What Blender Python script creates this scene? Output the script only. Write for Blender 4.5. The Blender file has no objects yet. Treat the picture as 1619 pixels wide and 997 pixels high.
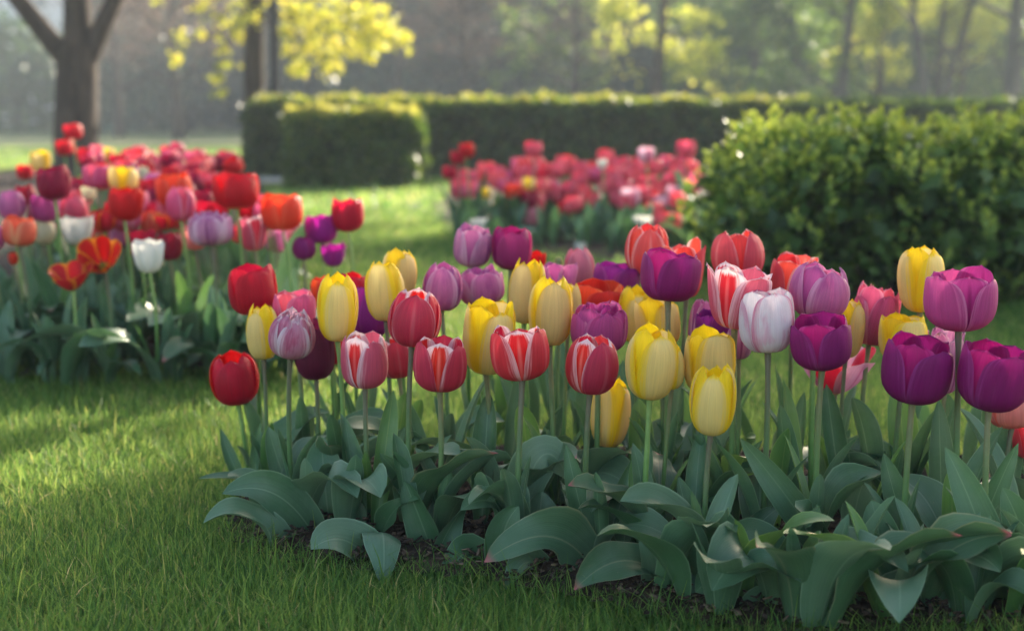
import bpy, math, random
import numpy as np
from mathutils import Vector, Matrix

R = math.radians
random.seed(7)
rng = np.random.default_rng(7)
scene = bpy.context.scene
col = scene.collection

# ------------------------------------------------------------------ camera, sky, sun, exposure
CAM_H, PITCH, FPX = 0.70, R(8.05), 50 / 36 * 1619
cam_data = bpy.data.cameras.new('camera')
cam = bpy.data.objects.new('camera', cam_data)
col.objects.link(cam)
cam.location = (0, 0, CAM_H)
cam.rotation_euler = (R(90) - PITCH, 0, 0)
cam_data.lens = 50
cam_data.sensor_width = 36
cam_data.clip_start = 0.05
cam_data.clip_end = 600
cam_data.dof.use_dof = True
cam_data.dof.focus_distance = 2.2
cam_data.dof.aperture_fstop = 2.9
cam_data.dof.aperture_blades = 0
scene.camera = cam

SUN_AZ, SUN_EL = R(28), R(18)            # azimuth to the right of straight ahead
SUN = Vector((math.sin(SUN_AZ) * math.cos(SUN_EL), math.cos(SUN_AZ) * math.cos(SUN_EL), math.sin(SUN_EL)))
world = bpy.data.worlds.new('World')
scene.world = world
world.use_nodes = True
wn = world.node_tree.nodes
sky = wn.new('ShaderNodeTexSky')
sky.sky_type = 'NISHITA'
sky.sun_disc = False
sky.sun_elevation = SUN_EL
sky.sun_rotation = SUN_AZ
sky.air_density = 1.0
sky.dust_density = 3.0
sky.ozone_density = 0.7
world.node_tree.links.new(sky.outputs[0], wn['Background'].inputs[0])
wn['Background'].inputs[1].default_value = 0.118
sl = bpy.data.lights.new('sun', 'SUN')
sl.energy = 5.0
sl.angle = R(0.6)
sl.color = (1.0, 0.88, 0.70)
so = bpy.data.objects.new('sun', sl)
so.rotation_euler = SUN.to_track_quat('Z', 'Y').to_euler()
so.location = (20, 40, 30)
col.objects.link(so)
scene.view_settings.view_transform = 'Standard'
scene.view_settings.look = 'None'
scene.view_settings.gamma = 1
scene.view_settings.exposure = 2.1
cy = scene.cycles
cy.use_denoising = True
cy.max_bounces = 6
cy.diffuse_bounces = 3
cy.glossy_bounces = 2
cy.transmission_bounces = 4
cy.transparent_max_bounces = 4
cy.volume_bounces = 1
cy.sample_clamp_indirect = 4
HAZE_DENSITY = 0.0028

# ------------------------------------------------------------------ helpers
def srgb(*c):
    return tuple(((v / 255) / 12.92 if v <= 10 else ((v / 255 + 0.055) / 1.055) ** 2.4) for v in c) + (1.0,)

def at(px, py, d):
    """the point seen at pixel (px, py) of the photo, d metres ahead"""
    x, y = (px - 809.5) / FPX, (498.5 - py) / FPX
    v = Vector((x, math.cos(PITCH) + y * math.sin(PITCH), -math.sin(PITCH) + y * math.cos(PITCH)))
    return Vector((0, 0, CAM_H)) + v * (d / v.y)

def ground(px, py):
    x, y = (px - 809.5) / FPX, (498.5 - py) / FPX
    v = Vector((x, math.cos(PITCH) + y * math.sin(PITCH), -math.sin(PITCH) + y * math.cos(PITCH)))
    return Vector((0, 0, CAM_H)) + v * (CAM_H / -v.z)

def tag(o, label=None, cat=None, group=None, kind=None):
    if label: o['label'] = label
    if cat: o['category'] = cat
    if group: o['group'] = group
    if kind: o['kind'] = kind
    return o

def empty(name, loc, parent=None):
    o = bpy.data.objects.new(name, None)
    o.empty_display_size = 0.05
    o.location = loc
    if parent: o.parent = parent
    col.objects.link(o)
    return o

def link(name, mesh, parent=None, loc=None):
    o = bpy.data.objects.new(name, mesh)
    if loc is not None: o.location = loc
    if parent: o.parent = parent
    col.objects.link(o)
    return o

def mesh_np(name, V, F, mat=None, uv=None, tint=None, smooth=True, mats=None, midx=None):
    """V (n,3); F (m,k) with constant k"""
    V = np.asarray(V, dtype=np.float32).reshape(-1, 3)
    F = np.asarray(F, dtype=np.int32)
    me = bpy.data.meshes.new(name)
    me.vertices.add(len(V)); me.vertices.foreach_set('co', V.ravel())
    k = F.shape[1]
    me.loops.add(F.size); me.loops.foreach_set('vertex_index', F.ravel())
    me.polygons.add(len(F)); me.polygons.foreach_set('loop_start', np.arange(0, F.size, k, dtype=np.int32))
    if smooth: me.polygons.foreach_set('use_smooth', np.ones(len(F), dtype=bool))
    if uv is not None:
        l = me.uv_layers.new(name='UVMap')
        l.data.foreach_set('uv', np.asarray(uv, dtype=np.float32)[F.ravel()].ravel())
    if tint is not None:
        a = me.attributes.new('tint', 'FLOAT', 'POINT')
        a.data.foreach_set('value', np.asarray(tint, dtype=np.float32))
    for m in (mats or ([mat] if mat else [])): me.materials.append(m)
    if midx is not None: me.polygons.foreach_set('material_index', np.asarray(midx, dtype=np.int32))
    me.update(calc_edges=True)
    return me

def grid_faces(n, m, off=0):
    i = np.arange(n - 1)[:, None] * m + np.arange(m - 1)[None, :]
    i = i.ravel() + off
    return np.stack([i, i + 1, i + m + 1, i + m], 1)

class Acc:
    """several grids gathered into one mesh"""
    def __init__(s): s.V, s.F, s.U, s.M, s.n = [], [], [], [], 0
    def add(s, V, F, U=None, mi=0):
        V = np.asarray(V).reshape(-1, 3)
        s.V.append(V); s.F.append(np.asarray(F) + s.n)
        s.U.append(np.zeros((len(V), 2)) if U is None else U)
        s.M.append(np.full(len(F), mi)); s.n += len(V)
    def mesh(s, name, mats, smooth=True):
        return mesh_np(name, np.concatenate(s.V), np.concatenate(s.F), uv=np.concatenate(s.U), mats=mats, midx=np.concatenate(s.M), smooth=smooth)

def tube_grid(pts, rad, sides=8):
    pts = [Vector(p) for p in pts]
    n = len(pts)
    rows = []
    for i, p in enumerate(pts):
        t = (pts[min(i + 1, n - 1)] - pts[max(i - 1, 0)]).normalized()
        ref = Vector((1, 0, 0)) if abs(t.x) < 0.8 else Vector((0, 1, 0))
        a = t.cross(ref).normalized(); b = t.cross(a)
        r = rad[i]
        rows.append([p + (a * math.cos(k * 2 * math.pi / sides) + b * math.sin(k * 2 * math.pi / sides)) * r for k in range(sides + 1)])
    V = np.array(rows)
    uv = np.stack(np.meshgrid(np.linspace(0, 1, sides + 1), np.linspace(0, 1, n)), -1).reshape(-1, 2)
    return V.reshape(-1, 3), grid_faces(n, sides + 1), uv

def bez(p0, p1, p2, n):
    t = np.linspace(0, 1, n)[:, None]
    p0, p1, p2 = (np.array(p) for p in (p0, p1, p2))
    return (1 - t) ** 2 * p0 + 2 * t * (1 - t) * p1 + t ** 2 * p2

def box_acc(acc, x0, x1, y0, y1, z0, z1, mi=0):
    V = [(x, y, z) for z in (z0, z1) for y in (y0, y1) for x in (x0, x1)]
    acc.add(V, [(0, 1, 3, 2)[::-1], (4, 5, 7, 6), (0, 1, 5, 4), (2, 3, 7, 6)[::-1], (0, 2, 6, 4)[::-1], (1, 3, 7, 5)], None, mi)

# ------------------------------------------------------------------ materials
def new_mat(name):
    m = bpy.data.materials.new(name); m.use_nodes = True
    nt = m.node_tree; nt.nodes.clear()
    return m, nt

class NT:
    def __init__(s, nt): s.nt = nt
    def n(s, t, **kw):
        nd = s.nt.nodes.new(t)
        for k, v in kw.items(): setattr(nd, k, v)
        return nd
    def set(s, sock, v):
        if isinstance(v, bpy.types.NodeSocket): s.nt.links.new(v, sock)
        else: sock.default_value = v
    def math(s, op, a, b=0.0, c=None, clamp=False):
        nd = s.n('ShaderNodeMath', operation=op, use_clamp=clamp)
        s.set(nd.inputs[0], a); s.set(nd.inputs[1], b)
        if c is not None: s.set(nd.inputs[2], c)
        return nd.outputs[0]
    def mapr(s, v, a, b, c=0.0, d=1.0):
        nd = s.n('ShaderNodeMapRange', interpolation_type='SMOOTHSTEP')
        for k, x in enumerate((v, a, b, c, d)): s.set(nd.inputs[k], x)
        return nd.outputs[0]
    def mix(s, f, a, b, blend='MIX'):
        nd = s.n('ShaderNodeMix', data_type='RGBA', blend_type=blend)
        s.set(nd.inputs[0], f); s.set(nd.inputs[6], a); s.set(nd.inputs[7], b)
        return nd.outputs[2]
    def noise(s, vec, scale, detail=3, rough=0.55, dist=0.0):
        nd = s.n('ShaderNodeTexNoise')
        if vec is not None: s.set(nd.inputs['Vector'], vec)
        nd.inputs['Scale'].default_value = scale; nd.inputs['Detail'].default_value = detail
        nd.inputs['Roughness'].default_value = rough; nd.inputs['Distortion'].default_value = dist
        return nd.outputs[0]
    def hsv(s, c, h=0.5, sat=1.0, v=1.0):
        nd = s.n('ShaderNodeHueSaturation')
        s.set(nd.inputs['Hue'], h); s.set(nd.inputs['Saturation'], sat); s.set(nd.inputs['Value'], v); s.set(nd.inputs['Color'], c)
        return nd.outputs[0]
    def ramp(s, f, stops):
        nd = s.n('ShaderNodeValToRGB')
        e = nd.color_ramp.elements
        while len(e) < len(stops): e.new(0.5)
        for k, (p, c) in enumerate(stops): e[k].position = p; e[k].color = c
        s.set(nd.inputs[0], f)
        return nd.outputs[0]
    def surface(s, color, rough=0.5, spec=0.3, trans=0.0, tcol=None, bump=None, bstr=0.2, bdist=0.002):
        p = s.n('ShaderNodeBsdfPrincipled')
        s.set(p.inputs['Base Color'], color); s.set(p.inputs['Roughness'], rough)
        p.inputs['Specular IOR Level'].default_value = spec
        if bump is not None:
            b = s.n('ShaderNodeBump'); b.inputs['Strength'].default_value = bstr; b.inputs['Distance'].default_value = bdist
            s.set(b.inputs['Height'], bump); s.set(p.inputs['Normal'], b.outputs[0])
        sh = p.outputs[0]
        if trans > 0:
            t = s.n('ShaderNodeBsdfTranslucent'); s.set(t.inputs[0], tcol if tcol is not None else color)
            mx = s.n('ShaderNodeMixShader'); mx.inputs[0].default_value = trans
            s.nt.links.new(sh, mx.inputs[1]); s.nt.links.new(t.outputs[0], mx.inputs[2]); sh = mx.outputs[0]
        o = s.n('ShaderNodeOutputMaterial'); s.nt.links.new(sh, o.inputs[0])

def petal_mat(name, c, edge=None, base=None, rib=None, e0=0.55, e1=0.98, tip0=0.8, streak=0.28, trans=0.42, blotch=None):
    m, nt = new_mat(name); N = NT(nt)
    uv = N.n('ShaderNodeUVMap').outputs[0]
    sp = N.n('ShaderNodeSeparateXYZ'); N.set(sp.inputs[0], uv)
    u, v = sp.outputs[0], sp.outputs[1]
    rnd = N.n('ShaderNodeObjectInfo').outputs['Random']
    cmb = N.n('ShaderNodeCombineXYZ')
    N.set(cmb.inputs[0], N.math('MULTIPLY', u, 22.0)); N.set(cmb.inputs[1], N.math('MULTIPLY', v, 1.6)); N.set(cmb.inputs[2], N.math('MULTIPLY', rnd, 37.0))
    st = N.noise(cmb.outputs[0], 1.0, 4, 0.6)
    cmb2 = N.n('ShaderNodeCombineXYZ')
    N.set(cmb2.inputs[0], N.math('MULTIPLY', u, 4.0)); N.set(cmb2.inputs[1], N.math('MULTIPLY', v, 2.5)); N.set(cmb2.inputs[2], N.math('MULTIPLY', rnd, 51.0))
    big = N.noise(cmb2.outputs[0], 1.0, 3)
    e = N.math('ABSOLUTE', N.math('MULTIPLY_ADD', u, 2.0, -1.0))
    colr = c
    if blotch: colr = N.mix(N.mapr(big, 0.42, 0.66), colr, blotch)
    if rib: colr = N.mix(N.math('MULTIPLY', N.mapr(e, 0.13, 0.02), N.mapr(v, 0.95, 0.6)), colr, rib)
    if edge:
        ee = N.math('MAXIMUM', e, N.mapr(v, tip0, 1.02))
        ee = N.math('ADD', ee, N.math('MULTIPLY_ADD', st, 0.85, -0.425))
        ee = N.math('ADD', ee, N.math('MULTIPLY_ADD', rnd, 0.26, -0.13))
        colr = N.mix(N.mapr(ee, e0, e1), colr, edge)
    if base: colr = N.mix(N.mapr(N.math('ADD', v, N.math('MULTIPLY_ADD', st, 0.16, -0.08)), 0.16, 0.03), colr, base)
    val = N.math('ADD', N.math('MULTIPLY_ADD', st, streak * 2, 1.0 - streak), N.math('MULTIPLY_ADD', rnd, 0.22, -0.11))
    colr = N.hsv(colr, N.math('MULTIPLY_ADD', rnd, 0.016, 0.492), 1.0, val)
    cmb3 = N.n('ShaderNodeCombineXYZ')
    N.set(cmb3.inputs[0], N.math('MULTIPLY', u, 90.0)); N.set(cmb3.inputs[1], N.math('MULTIPLY', v, 2.2)); N.set(cmb3.inputs[2], N.math('MULTIPLY', rnd, 17.0))
    fine = N.noise(cmb3.outputs[0], 1.0, 3, 0.6)
    colr = N.hsv(colr, 0.5, 1.0, N.math('MULTIPLY_ADD', fine, 0.42, 0.79))
    blem = N.mapr(N.noise(N.n('ShaderNodeNewGeometry').outputs['Position'], 210.0, 3), 0.7, 0.8)
    colr = N.mix(N.math('MULTIPLY', blem, 0.3), colr, srgb(120, 84, 60))
    N.surface(colr, 0.5, 0.3, trans, None, N.math('ADD', fine, st), 0.5, 0.0015)
    return m

def leaf_mat(name, c0, c1, margin, tip=None, trans=0.15, rough=0.42):
    m, nt = new_mat(name); N = NT(nt)
    uv = N.n('ShaderNodeUVMap').outputs[0]
    sp = N.n('ShaderNodeSeparateXYZ'); N.set(sp.inputs[0], uv)
    u, v = sp.outputs[0], sp.outputs[1]
    rnd = N.n('ShaderNodeObjectInfo').outputs['Random']
    cmb = N.n('ShaderNodeCombineXYZ')
    N.set(cmb.inputs[0], N.math('MULTIPLY', u, 30.0)); N.set(cmb.inputs[1], N.math('MULTIPLY', v, 1.2)); N.set(cmb.inputs[2], N.math('MULTIPLY', rnd, 29.0))
    st = N.noise(cmb.outputs[0], 1.0, 3)
    geo = N.n('ShaderNodeNewGeometry')
    blot = N.noise(geo.outputs['Position'], 22.0, 4, 0.6)
    e = N.math('ABSOLUTE', N.math('MULTIPLY_ADD', u, 2.0, -1.0))
    colr = N.mix(N.math('MULTIPLY_ADD', blot, 0.6, N.math('MULTIPLY_ADD', rnd, 0.6, -0.1), clamp=True), c0, c1)
    veins = N.mapr(N.math('SINE', N.math('MULTIPLY', u, 190.0)), 0.0, 1.0)
    colr = N.mix(N.math('MULTIPLY', veins, 0.07), colr, margin)
    bloomf = N.mapr(N.noise(geo.outputs['Position'], 9.0, 5, 0.65), 0.45, 0.7)
    colr = N.mix(N.math('MULTIPLY', bloomf, 0.18), colr, srgb(128, 146, 130))
    colr = N.mix(N.math('MULTIPLY', N.mapr(e, 0.93, 1.0), 0.6), colr, margin)
    colr = N.mix(N.math('MULTIPLY', N.mapr(e, 0.06, 0.01), 0.35), colr, margin)
    spots = N.mapr(N.noise(geo.outputs['Position'], 160.0, 2), 0.72, 0.8)
    colr = N.mix(N.math('MULTIPLY', spots, 0.35), colr, srgb(150, 140, 110))
    if tip: colr = N.mix(N.mapr(v, 0.93, 1.0), colr, tip)
    val = N.math('MULTIPLY_ADD', st, 0.4, 0.78)
    colr = N.hsv(colr, 0.5, 1.0, val)
    N.surface(colr, rough, 0.4, trans, N.hsv(colr, 0.47, 1.1, 1.6), st, 0.4, 0.0015)
    return m

def tint_mat(name, stops, rough=0.5, trans=0.35, spec=0.3, tsat=1.1, tval=1.4, thue=0.49):
    m, nt = new_mat(name); N = NT(nt)
    a = N.n('ShaderNodeAttribute', attribute_name='tint').outputs['Fac']
    c = N.ramp(a, stops)
    N.surface(c, rough, spec, trans, N.hsv(c, thue, tsat, tval))
    return m

def rough_mat(name, c0, c1, scale, bstr=0.5, bdist=0.02, rough=0.85, detail=6, stretch=None, c2=None, s2=1.0):
    m, nt = new_mat(name); N = NT(nt)
    tc = N.n('ShaderNodeTexCoord').outputs['Object']
    if stretch:
        mp = N.n('ShaderNodeMapping'); mp.inputs['Scale'].default_value = stretch; N.set(mp.inputs[0], tc); tc = mp.outputs[0]
    nz = N.noise(tc, scale, detail, 0.6)
    c = N.mix(N.mapr(nz, 0.35, 0.65), c0, c1)
    if c2: c = N.mix(N.mapr(N.noise(tc, s2, 3), 0.45, 0.65), c, c2)
    N.surface(c, rough, 0.2, 0, None, nz, bstr, bdist)
    return m

YB = srgb(214, 190, 90)
WB = srgb(225, 215, 190)
PM = {}
def pm(kind, outer, inner): PM[kind] = (outer, inner)
_y_out = petal_mat('yellow_petal_outer', srgb(240, 214, 138), srgb(246, 208, 30), srgb(226, 206, 110), None, 0.5, 0.95, 0.72, 0.14, 0.4)
_y_in = petal_mat('yellow_petal_inner', srgb(248, 212, 22), srgb(250, 216, 40), None, None, trans=0.45, streak=0.14)
pm('yellow', _y_out, _y_in)
_r = petal_mat('red_petal', srgb(196, 14, 44), srgb(214, 36, 56), YB, None, 0.6, 1.1, streak=0.26)
pm('red', _r, petal_mat('red_petal_inner', srgb(206, 14, 38), srgb(222, 40, 54), YB, None, streak=0.26))
pm('redwhite', petal_mat('red_petal_pink_outer', srgb(206, 56, 76), srgb(240, 190, 192), YB, srgb(214, 90, 100), 0.74, 1.08, 0.9, streak=0.25),
   petal_mat('red_petal_white_edge', srgb(218, 28, 46), srgb(246, 214, 214), srgb(186, 16, 36), srgb(232, 90, 90), 0.40, 0.74, 0.70, streak=0.25))
pm('rosewhite', petal_mat('rose_petal_outer', srgb(208, 92, 118), srgb(240, 205, 212), YB, None, 0.62, 1.05, 0.8, streak=0.25),
   petal_mat('rose_petal_white_edge', srgb(214, 36, 56), srgb(250, 226, 228), WB, srgb(226, 90, 96), 0.34, 0.66, 0.6, streak=0.22))
pm('coralwhite', petal_mat('coral_petal', srgb(226, 84, 88), srgb(244, 186, 180), YB, srgb(236, 130, 126), 0.8, 1.08, 0.9, streak=0.22),
   petal_mat('coral_petal_inner', srgb(232, 62, 62), srgb(244, 190, 184), YB, None, 0.7, 1.0, streak=0.22))
pm('pinkwhite', petal_mat('white_petal_pink_flush', srgb(236, 222, 224), srgb(208, 112, 148), srgb(226, 214, 150), None, 0.72, 1.12, 0.9, streak=0.12, blotch=srgb(226, 176, 192)),
   petal_mat('white_petal_pink_inner', srgb(238, 226, 228), srgb(204, 96, 132), WB, None, 0.6, 1.0, streak=0.12))
pm('palepink', petal_mat('pale_pink_petal', srgb(222, 150, 172), srgb(242, 218, 224), YB, None, 0.5, 0.95, streak=0.26, blotch=srgb(208, 106, 138)),
   petal_mat('pale_pink_petal_inner', srgb(226, 180, 196), srgb(240, 220, 226), WB, None, streak=0.3))
pm('rose', petal_mat('rose_pink_petal', srgb(222, 92, 136), srgb(234, 150, 176), WB, None, 0.6, 1.1, streak=0.25),
   petal_mat('rose_pink_petal_inner', srgb(228, 86, 110), srgb(236, 150, 170), WB, None, streak=0.25))
pm('pink', petal_mat('pink_petal', srgb(214, 124, 142), srgb(222, 148, 160), WB, None, 0.6, 1.1, streak=0.2),
   petal_mat('pink_petal_inner', srgb(216, 110, 130), None, WB, None))
pm('salmon', petal_mat('salmon_petal', srgb(224, 136, 130), srgb(232, 160, 150), WB, None, 0.6, 1.1, streak=0.2),
   petal_mat('salmon_petal_inner', srgb(226, 120, 112), None, YB, None))
pm('purple', petal_mat('plum_petal', srgb(150, 26, 112), srgb(168, 60, 138), srgb(116, 40, 90), None, 0.7, 1.1, streak=0.3),
   petal_mat('plum_petal_inner', srgb(168, 18, 108), srgb(180, 50, 130), srgb(90, 20, 70), None, streak=0.3))
pm('darkplum', petal_mat('dark_plum_petal', srgb(112, 26, 66), srgb(130, 44, 84), srgb(90, 40, 60), None, 0.7, 1.1, streak=0.3),
   petal_mat('dark_plum_petal_inner', srgb(124, 20, 66), None, srgb(70, 20, 50), None, streak=0.3))
pm('violet', petal_mat('violet_petal', srgb(146, 32, 122), srgb(170, 60, 142), srgb(120, 60, 110), None, 0.7, 1.1, streak=0.28),
   petal_mat('violet_petal_inner', srgb(146, 26, 132), srgb(160, 56, 146), None, None, streak=0.28))
pm('magenta', petal_mat('magenta_petal', srgb(166, 26, 138), srgb(182, 50, 150), None, None, streak=0.24),
   petal_mat('magenta_petal_inner', srgb(170, 20, 134), None, None, None))
pm('mauve', petal_mat('mauve_petal', srgb(174, 48, 110), srgb(186, 74, 128), srgb(150, 90, 120), None, 0.75, 1.1, streak=0.2),
   petal_mat('mauve_petal_inner', srgb(160, 26, 100), None, None, None))
pm('lilac', petal_mat('lilac_petal', srgb(218, 118, 168), srgb(232, 172, 198), srgb(170, 90, 130), None, 0.55, 1.1, streak=0.24, blotch=srgb(206, 98, 156)),
   petal_mat('lilac_petal_inner', srgb(186, 82, 146), srgb(212, 140, 180), None, None, streak=0.25))
pm('palelilac', petal_mat('pale_lilac_petal', srgb(210, 138, 174), srgb(230, 188, 206), srgb(150, 80, 120), srgb(160, 74, 128), 0.5, 1.05, streak=0.26, blotch=srgb(188, 112, 160)),
   petal_mat('pale_lilac_petal_inner', srgb(186, 100, 152), srgb(214, 160, 190), None, None, streak=0.25))
pm('orchid', petal_mat('orchid_petal', srgb(210, 82, 148), srgb(226, 136, 180), srgb(190, 120, 120), None, 0.72, 1.1, streak=0.24),
   petal_mat('orchid_petal_inner', srgb(184, 54, 132), srgb(204, 100, 160), srgb(150, 30, 90), srgb(150, 30, 104), streak=0.24))
pm('orange', petal_mat('orange_red_petal', srgb(228, 70, 46), srgb(236, 104, 74), YB, None, 0.6, 1.1, streak=0.2),
   petal_mat('orange_red_petal_inner', srgb(234, 64, 36), srgb(240, 110, 70), YB, None, streak=0.2))
pm('flame', petal_mat('flame_petal', srgb(192, 24, 28), srgb(240, 160, 40), srgb(240, 190, 40), None, 0.5, 0.95, streak=0.25),
   petal_mat('flame_petal_inner', srgb(196, 18, 26), srgb(238, 150, 40), srgb(240, 190, 40), None, 0.6, 1.0, streak=0.25))
pm('white', petal_mat('white_petal', srgb(228, 224, 214), srgb(236, 232, 226), srgb(200, 200, 150), None, streak=0.1),
   petal_mat('white_petal_inner', srgb(230, 226, 216), None, srgb(210, 205, 150), None, streak=0.1))
pm('cream', petal_mat('cream_petal', srgb(226, 216, 182), srgb(234, 224, 196), srgb(190, 195, 140), None, streak=0.1),
   petal_mat('cream_petal_inner', srgb(228, 216, 176), None, None, None, streak=0.1))
pm('peach', petal_mat('peach_petal', srgb(232, 112, 84), srgb(240, 176, 130), srgb(236, 180, 110), None, 0.5, 1.1, streak=0.2),
   petal_mat('peach_petal_inner', srgb(234, 92, 62), None, None, None))
pm('crimson', petal_mat('crimson_petal', srgb(158, 16, 60), srgb(176, 34, 76), None, None, streak=0.22),
   petal_mat('crimson_petal_inner', srgb(160, 12, 54), None, None, None))
pm('coralpink', petal_mat('coral_pink_petal', srgb(230, 96, 114), srgb(238, 140, 150), srgb(226, 150, 140), None, 0.6, 1.1, streak=0.18),
   petal_mat('coral_pink_petal_inner', srgb(224, 64, 82), None, None, None))
pm('bud', petal_mat('green_bud_petal', srgb(150, 160, 110), srgb(190, 180, 130), srgb(110, 140, 80), None),
   petal_mat('green_bud_petal_inner', srgb(160, 165, 110), None, None, None))
pm('lilacopen', petal_mat('lilac_open_petal', srgb(214, 150, 182), srgb(226, 182, 202), srgb(240, 180, 30), srgb(196, 110, 150), 0.6, 1.1, streak=0.2),
   petal_mat('red_open_petal', srgb(200, 24, 50), srgb(214, 80, 100), srgb(240, 180, 30), None, streak=0.2))

M_LEAF = leaf_mat('tulip_leaf_green', srgb(52, 90, 54), srgb(82, 118, 84), srgb(130, 158, 120))
M_LEAF_GLAUC = leaf_mat('tulip_leaf_glaucous', srgb(60, 96, 66), srgb(98, 128, 98), srgb(140, 164, 132))
M_LEAF_RED = leaf_mat('tulip_leaf_red_tip', srgb(50, 86, 52), srgb(80, 112, 82), srgb(150, 148, 114), tip=srgb(170, 96, 96))
M_LEAF_FRESH = leaf_mat('tulip_leaf_fresh', srgb(66, 110, 56), srgb(92, 134, 74), srgb(140, 170, 100), trans=0.25)
def stem_mat(name, c0, c1):
    m, nt = new_mat(name); N = NT(nt)
    sp = N.n('ShaderNodeSeparateXYZ'); N.set(sp.inputs[0], N.n('ShaderNodeUVMap').outputs[0])
    nz = N.noise(N.n('ShaderNodeNewGeometry').outputs['Position'], 60.0, 3)
    c = N.mix(N.mapr(N.math('ADD', sp.outputs[1], N.math('MULTIPLY_ADD', nz, 0.3, -0.15)), 0.3, 1.0), c0, c1)
    N.surface(N.hsv(c, 0.5, 1.0, N.math('MULTIPLY_ADD', nz, 0.4, 0.8)), 0.45, 0.35, 0.0, None)
    return m
M_STEMS = [stem_mat('tulip_stem_green', srgb(96, 136, 68), srgb(134, 160, 92)),
           stem_mat('tulip_stem_brown', srgb(96, 130, 74), srgb(128, 122, 90)),
           stem_mat('tulip_stem_dark', srgb(86, 120, 70), srgb(110, 102, 84))]
m, nt = new_mat('flower_ovary'); N = NT(nt); N.surface(srgb(170, 175, 90), 0.5); M_OVARY = m
m, nt = new_mat('flower_anther'); N = NT(nt); N.surface(srgb(40, 26, 40), 0.7); M_ANTHER = m

# ------------------------------------------------------------------ tulip geometry
PROF = {
    'egg':  ([.10, .52, .86, 1.0, .96, .80, .54], [0, .015, .17, .42, .68, .88, 1.0]),
    'tall': ([.10, .50, .82, .98, 1.0, .86, .58], [0, .015, .15, .38, .65, .87, 1.0]),
    'cup':  ([.10, .55, .90, 1.0, .99, .92, .80], [0, .015, .18, .44, .70, .90, 1.0]),
    'bowl': ([.10, .56, .90, 1.0, 1.0, .97, .90], [0, .02, .20, .46, .72, .90, 1.0]),
    'vase': ([.10, .46, .72, .86, .95, 1.0, 1.06], [0, .03, .20, .46, .72, .90, 1.0]),
    'flat': ([.06, .30, .55, .76, .92, 1.02, 1.08], [0, .10, .30, .55, .78, .92, 1.0]),
}
def smooth_prof(kind, v):
    r, z = PROF[kind]
    t = np.linspace(0, 1, len(r))
    out = []
    for a in (r, z):
        a = np.array(a, float)
        d = np.gradient(a, t)
        k = np.clip((v * (len(t) - 1)).astype(int), 0, len(t) - 2)
        h = t[1] - t[0]; s = (v - t[k]) / h
        out.append((2 * s**3 - 3 * s**2 + 1) * a[k] + (s**3 - 2 * s**2 + s) * h * d[k] + (-2 * s**3 + 3 * s**2) * a[k + 1] + (s**3 - s**2) * h * d[k + 1])
    return out

def petal_grid(Rm, H, phi, prof, half, outer, rnd, p=2.4, q=0.62, ruffle=0.0, fringe=0.0, rscale=1.0, hscale=1.0, nu=15, nv=17, opening=0.0):
    """one petal: a cupped sheet round the z axis; u across, v from base to tip"""
    u = np.linspace(-1, 1, nu)[None, :]; v = np.linspace(0, 1, nv)[:, None]
    vv = v ** 0.92
    r, z = smooth_prof(prof, vv)
    A = half * (1 - vv ** p) ** q
    A = np.maximum(A, R(3.0))
    lean = rnd.uniform(-0.045, 0.055)
    rr = r * (1 + (lean + opening) * vv ** 2) * rscale
    ripple = sum(rnd.uniform(-1, 1) * np.sin(u * k * 2.3 + rnd.uniform(0, 6)) for k in (1, 2, 3)) / 3
    rr = rr + 0.035 * ripple * vv ** 2 + np.zeros_like(u)
    rr = rr + (0.045 if outer else 0.02) * (1 - u ** 2) * np.sin(np.pi * np.clip(vv, 0, 1)) - 0.02 * np.exp(-(u / 0.12) ** 2) * vv * (1 - 0.4 * vv)
    if outer: rr = rr + 0.03 * np.abs(u) ** 4 * vv
    zz = z * hscale * (1 + rnd.uniform(-0.03, 0.03)) + 0 * u
    if ruffle:
        w = sum(rnd.uniform(-1, 1) * np.sin(u * k * 2.1 + rnd.uniform(0, 6) + 3 * v) for k in (2, 3, 5)) / 2
        rr = rr + ruffle * w * vv ** 2
        zz = zz + ruffle * 0.6 * w * vv ** 3
    if fringe:
        jag = rnd.uniform(-1, 1, size=(1, nu))
        zz = zz + fringe * jag * vv ** 6
        rr = rr + fringe * rnd.uniform(-1, 1, size=(1, nu)) * vv ** 5
    zz = zz - 0.035 * u ** 2 * vv ** 3 * (0 if prof == 'flat' else 1)
    tw = rnd.uniform(-0.06, 0.06)
    th = phi + u * A + tw * vv
    X = np.stack([Rm * rr * np.sin(th), -Rm * rr * np.cos(th), H * zz], -1)
    U, Vv = np.meshgrid((np.linspace(0, 1, nu)), np.linspace(0, 1, nv))
    return X.reshape(-1, 3), grid_faces(nv, nu), np.stack([U, Vv], -1).reshape(-1, 2)

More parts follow.
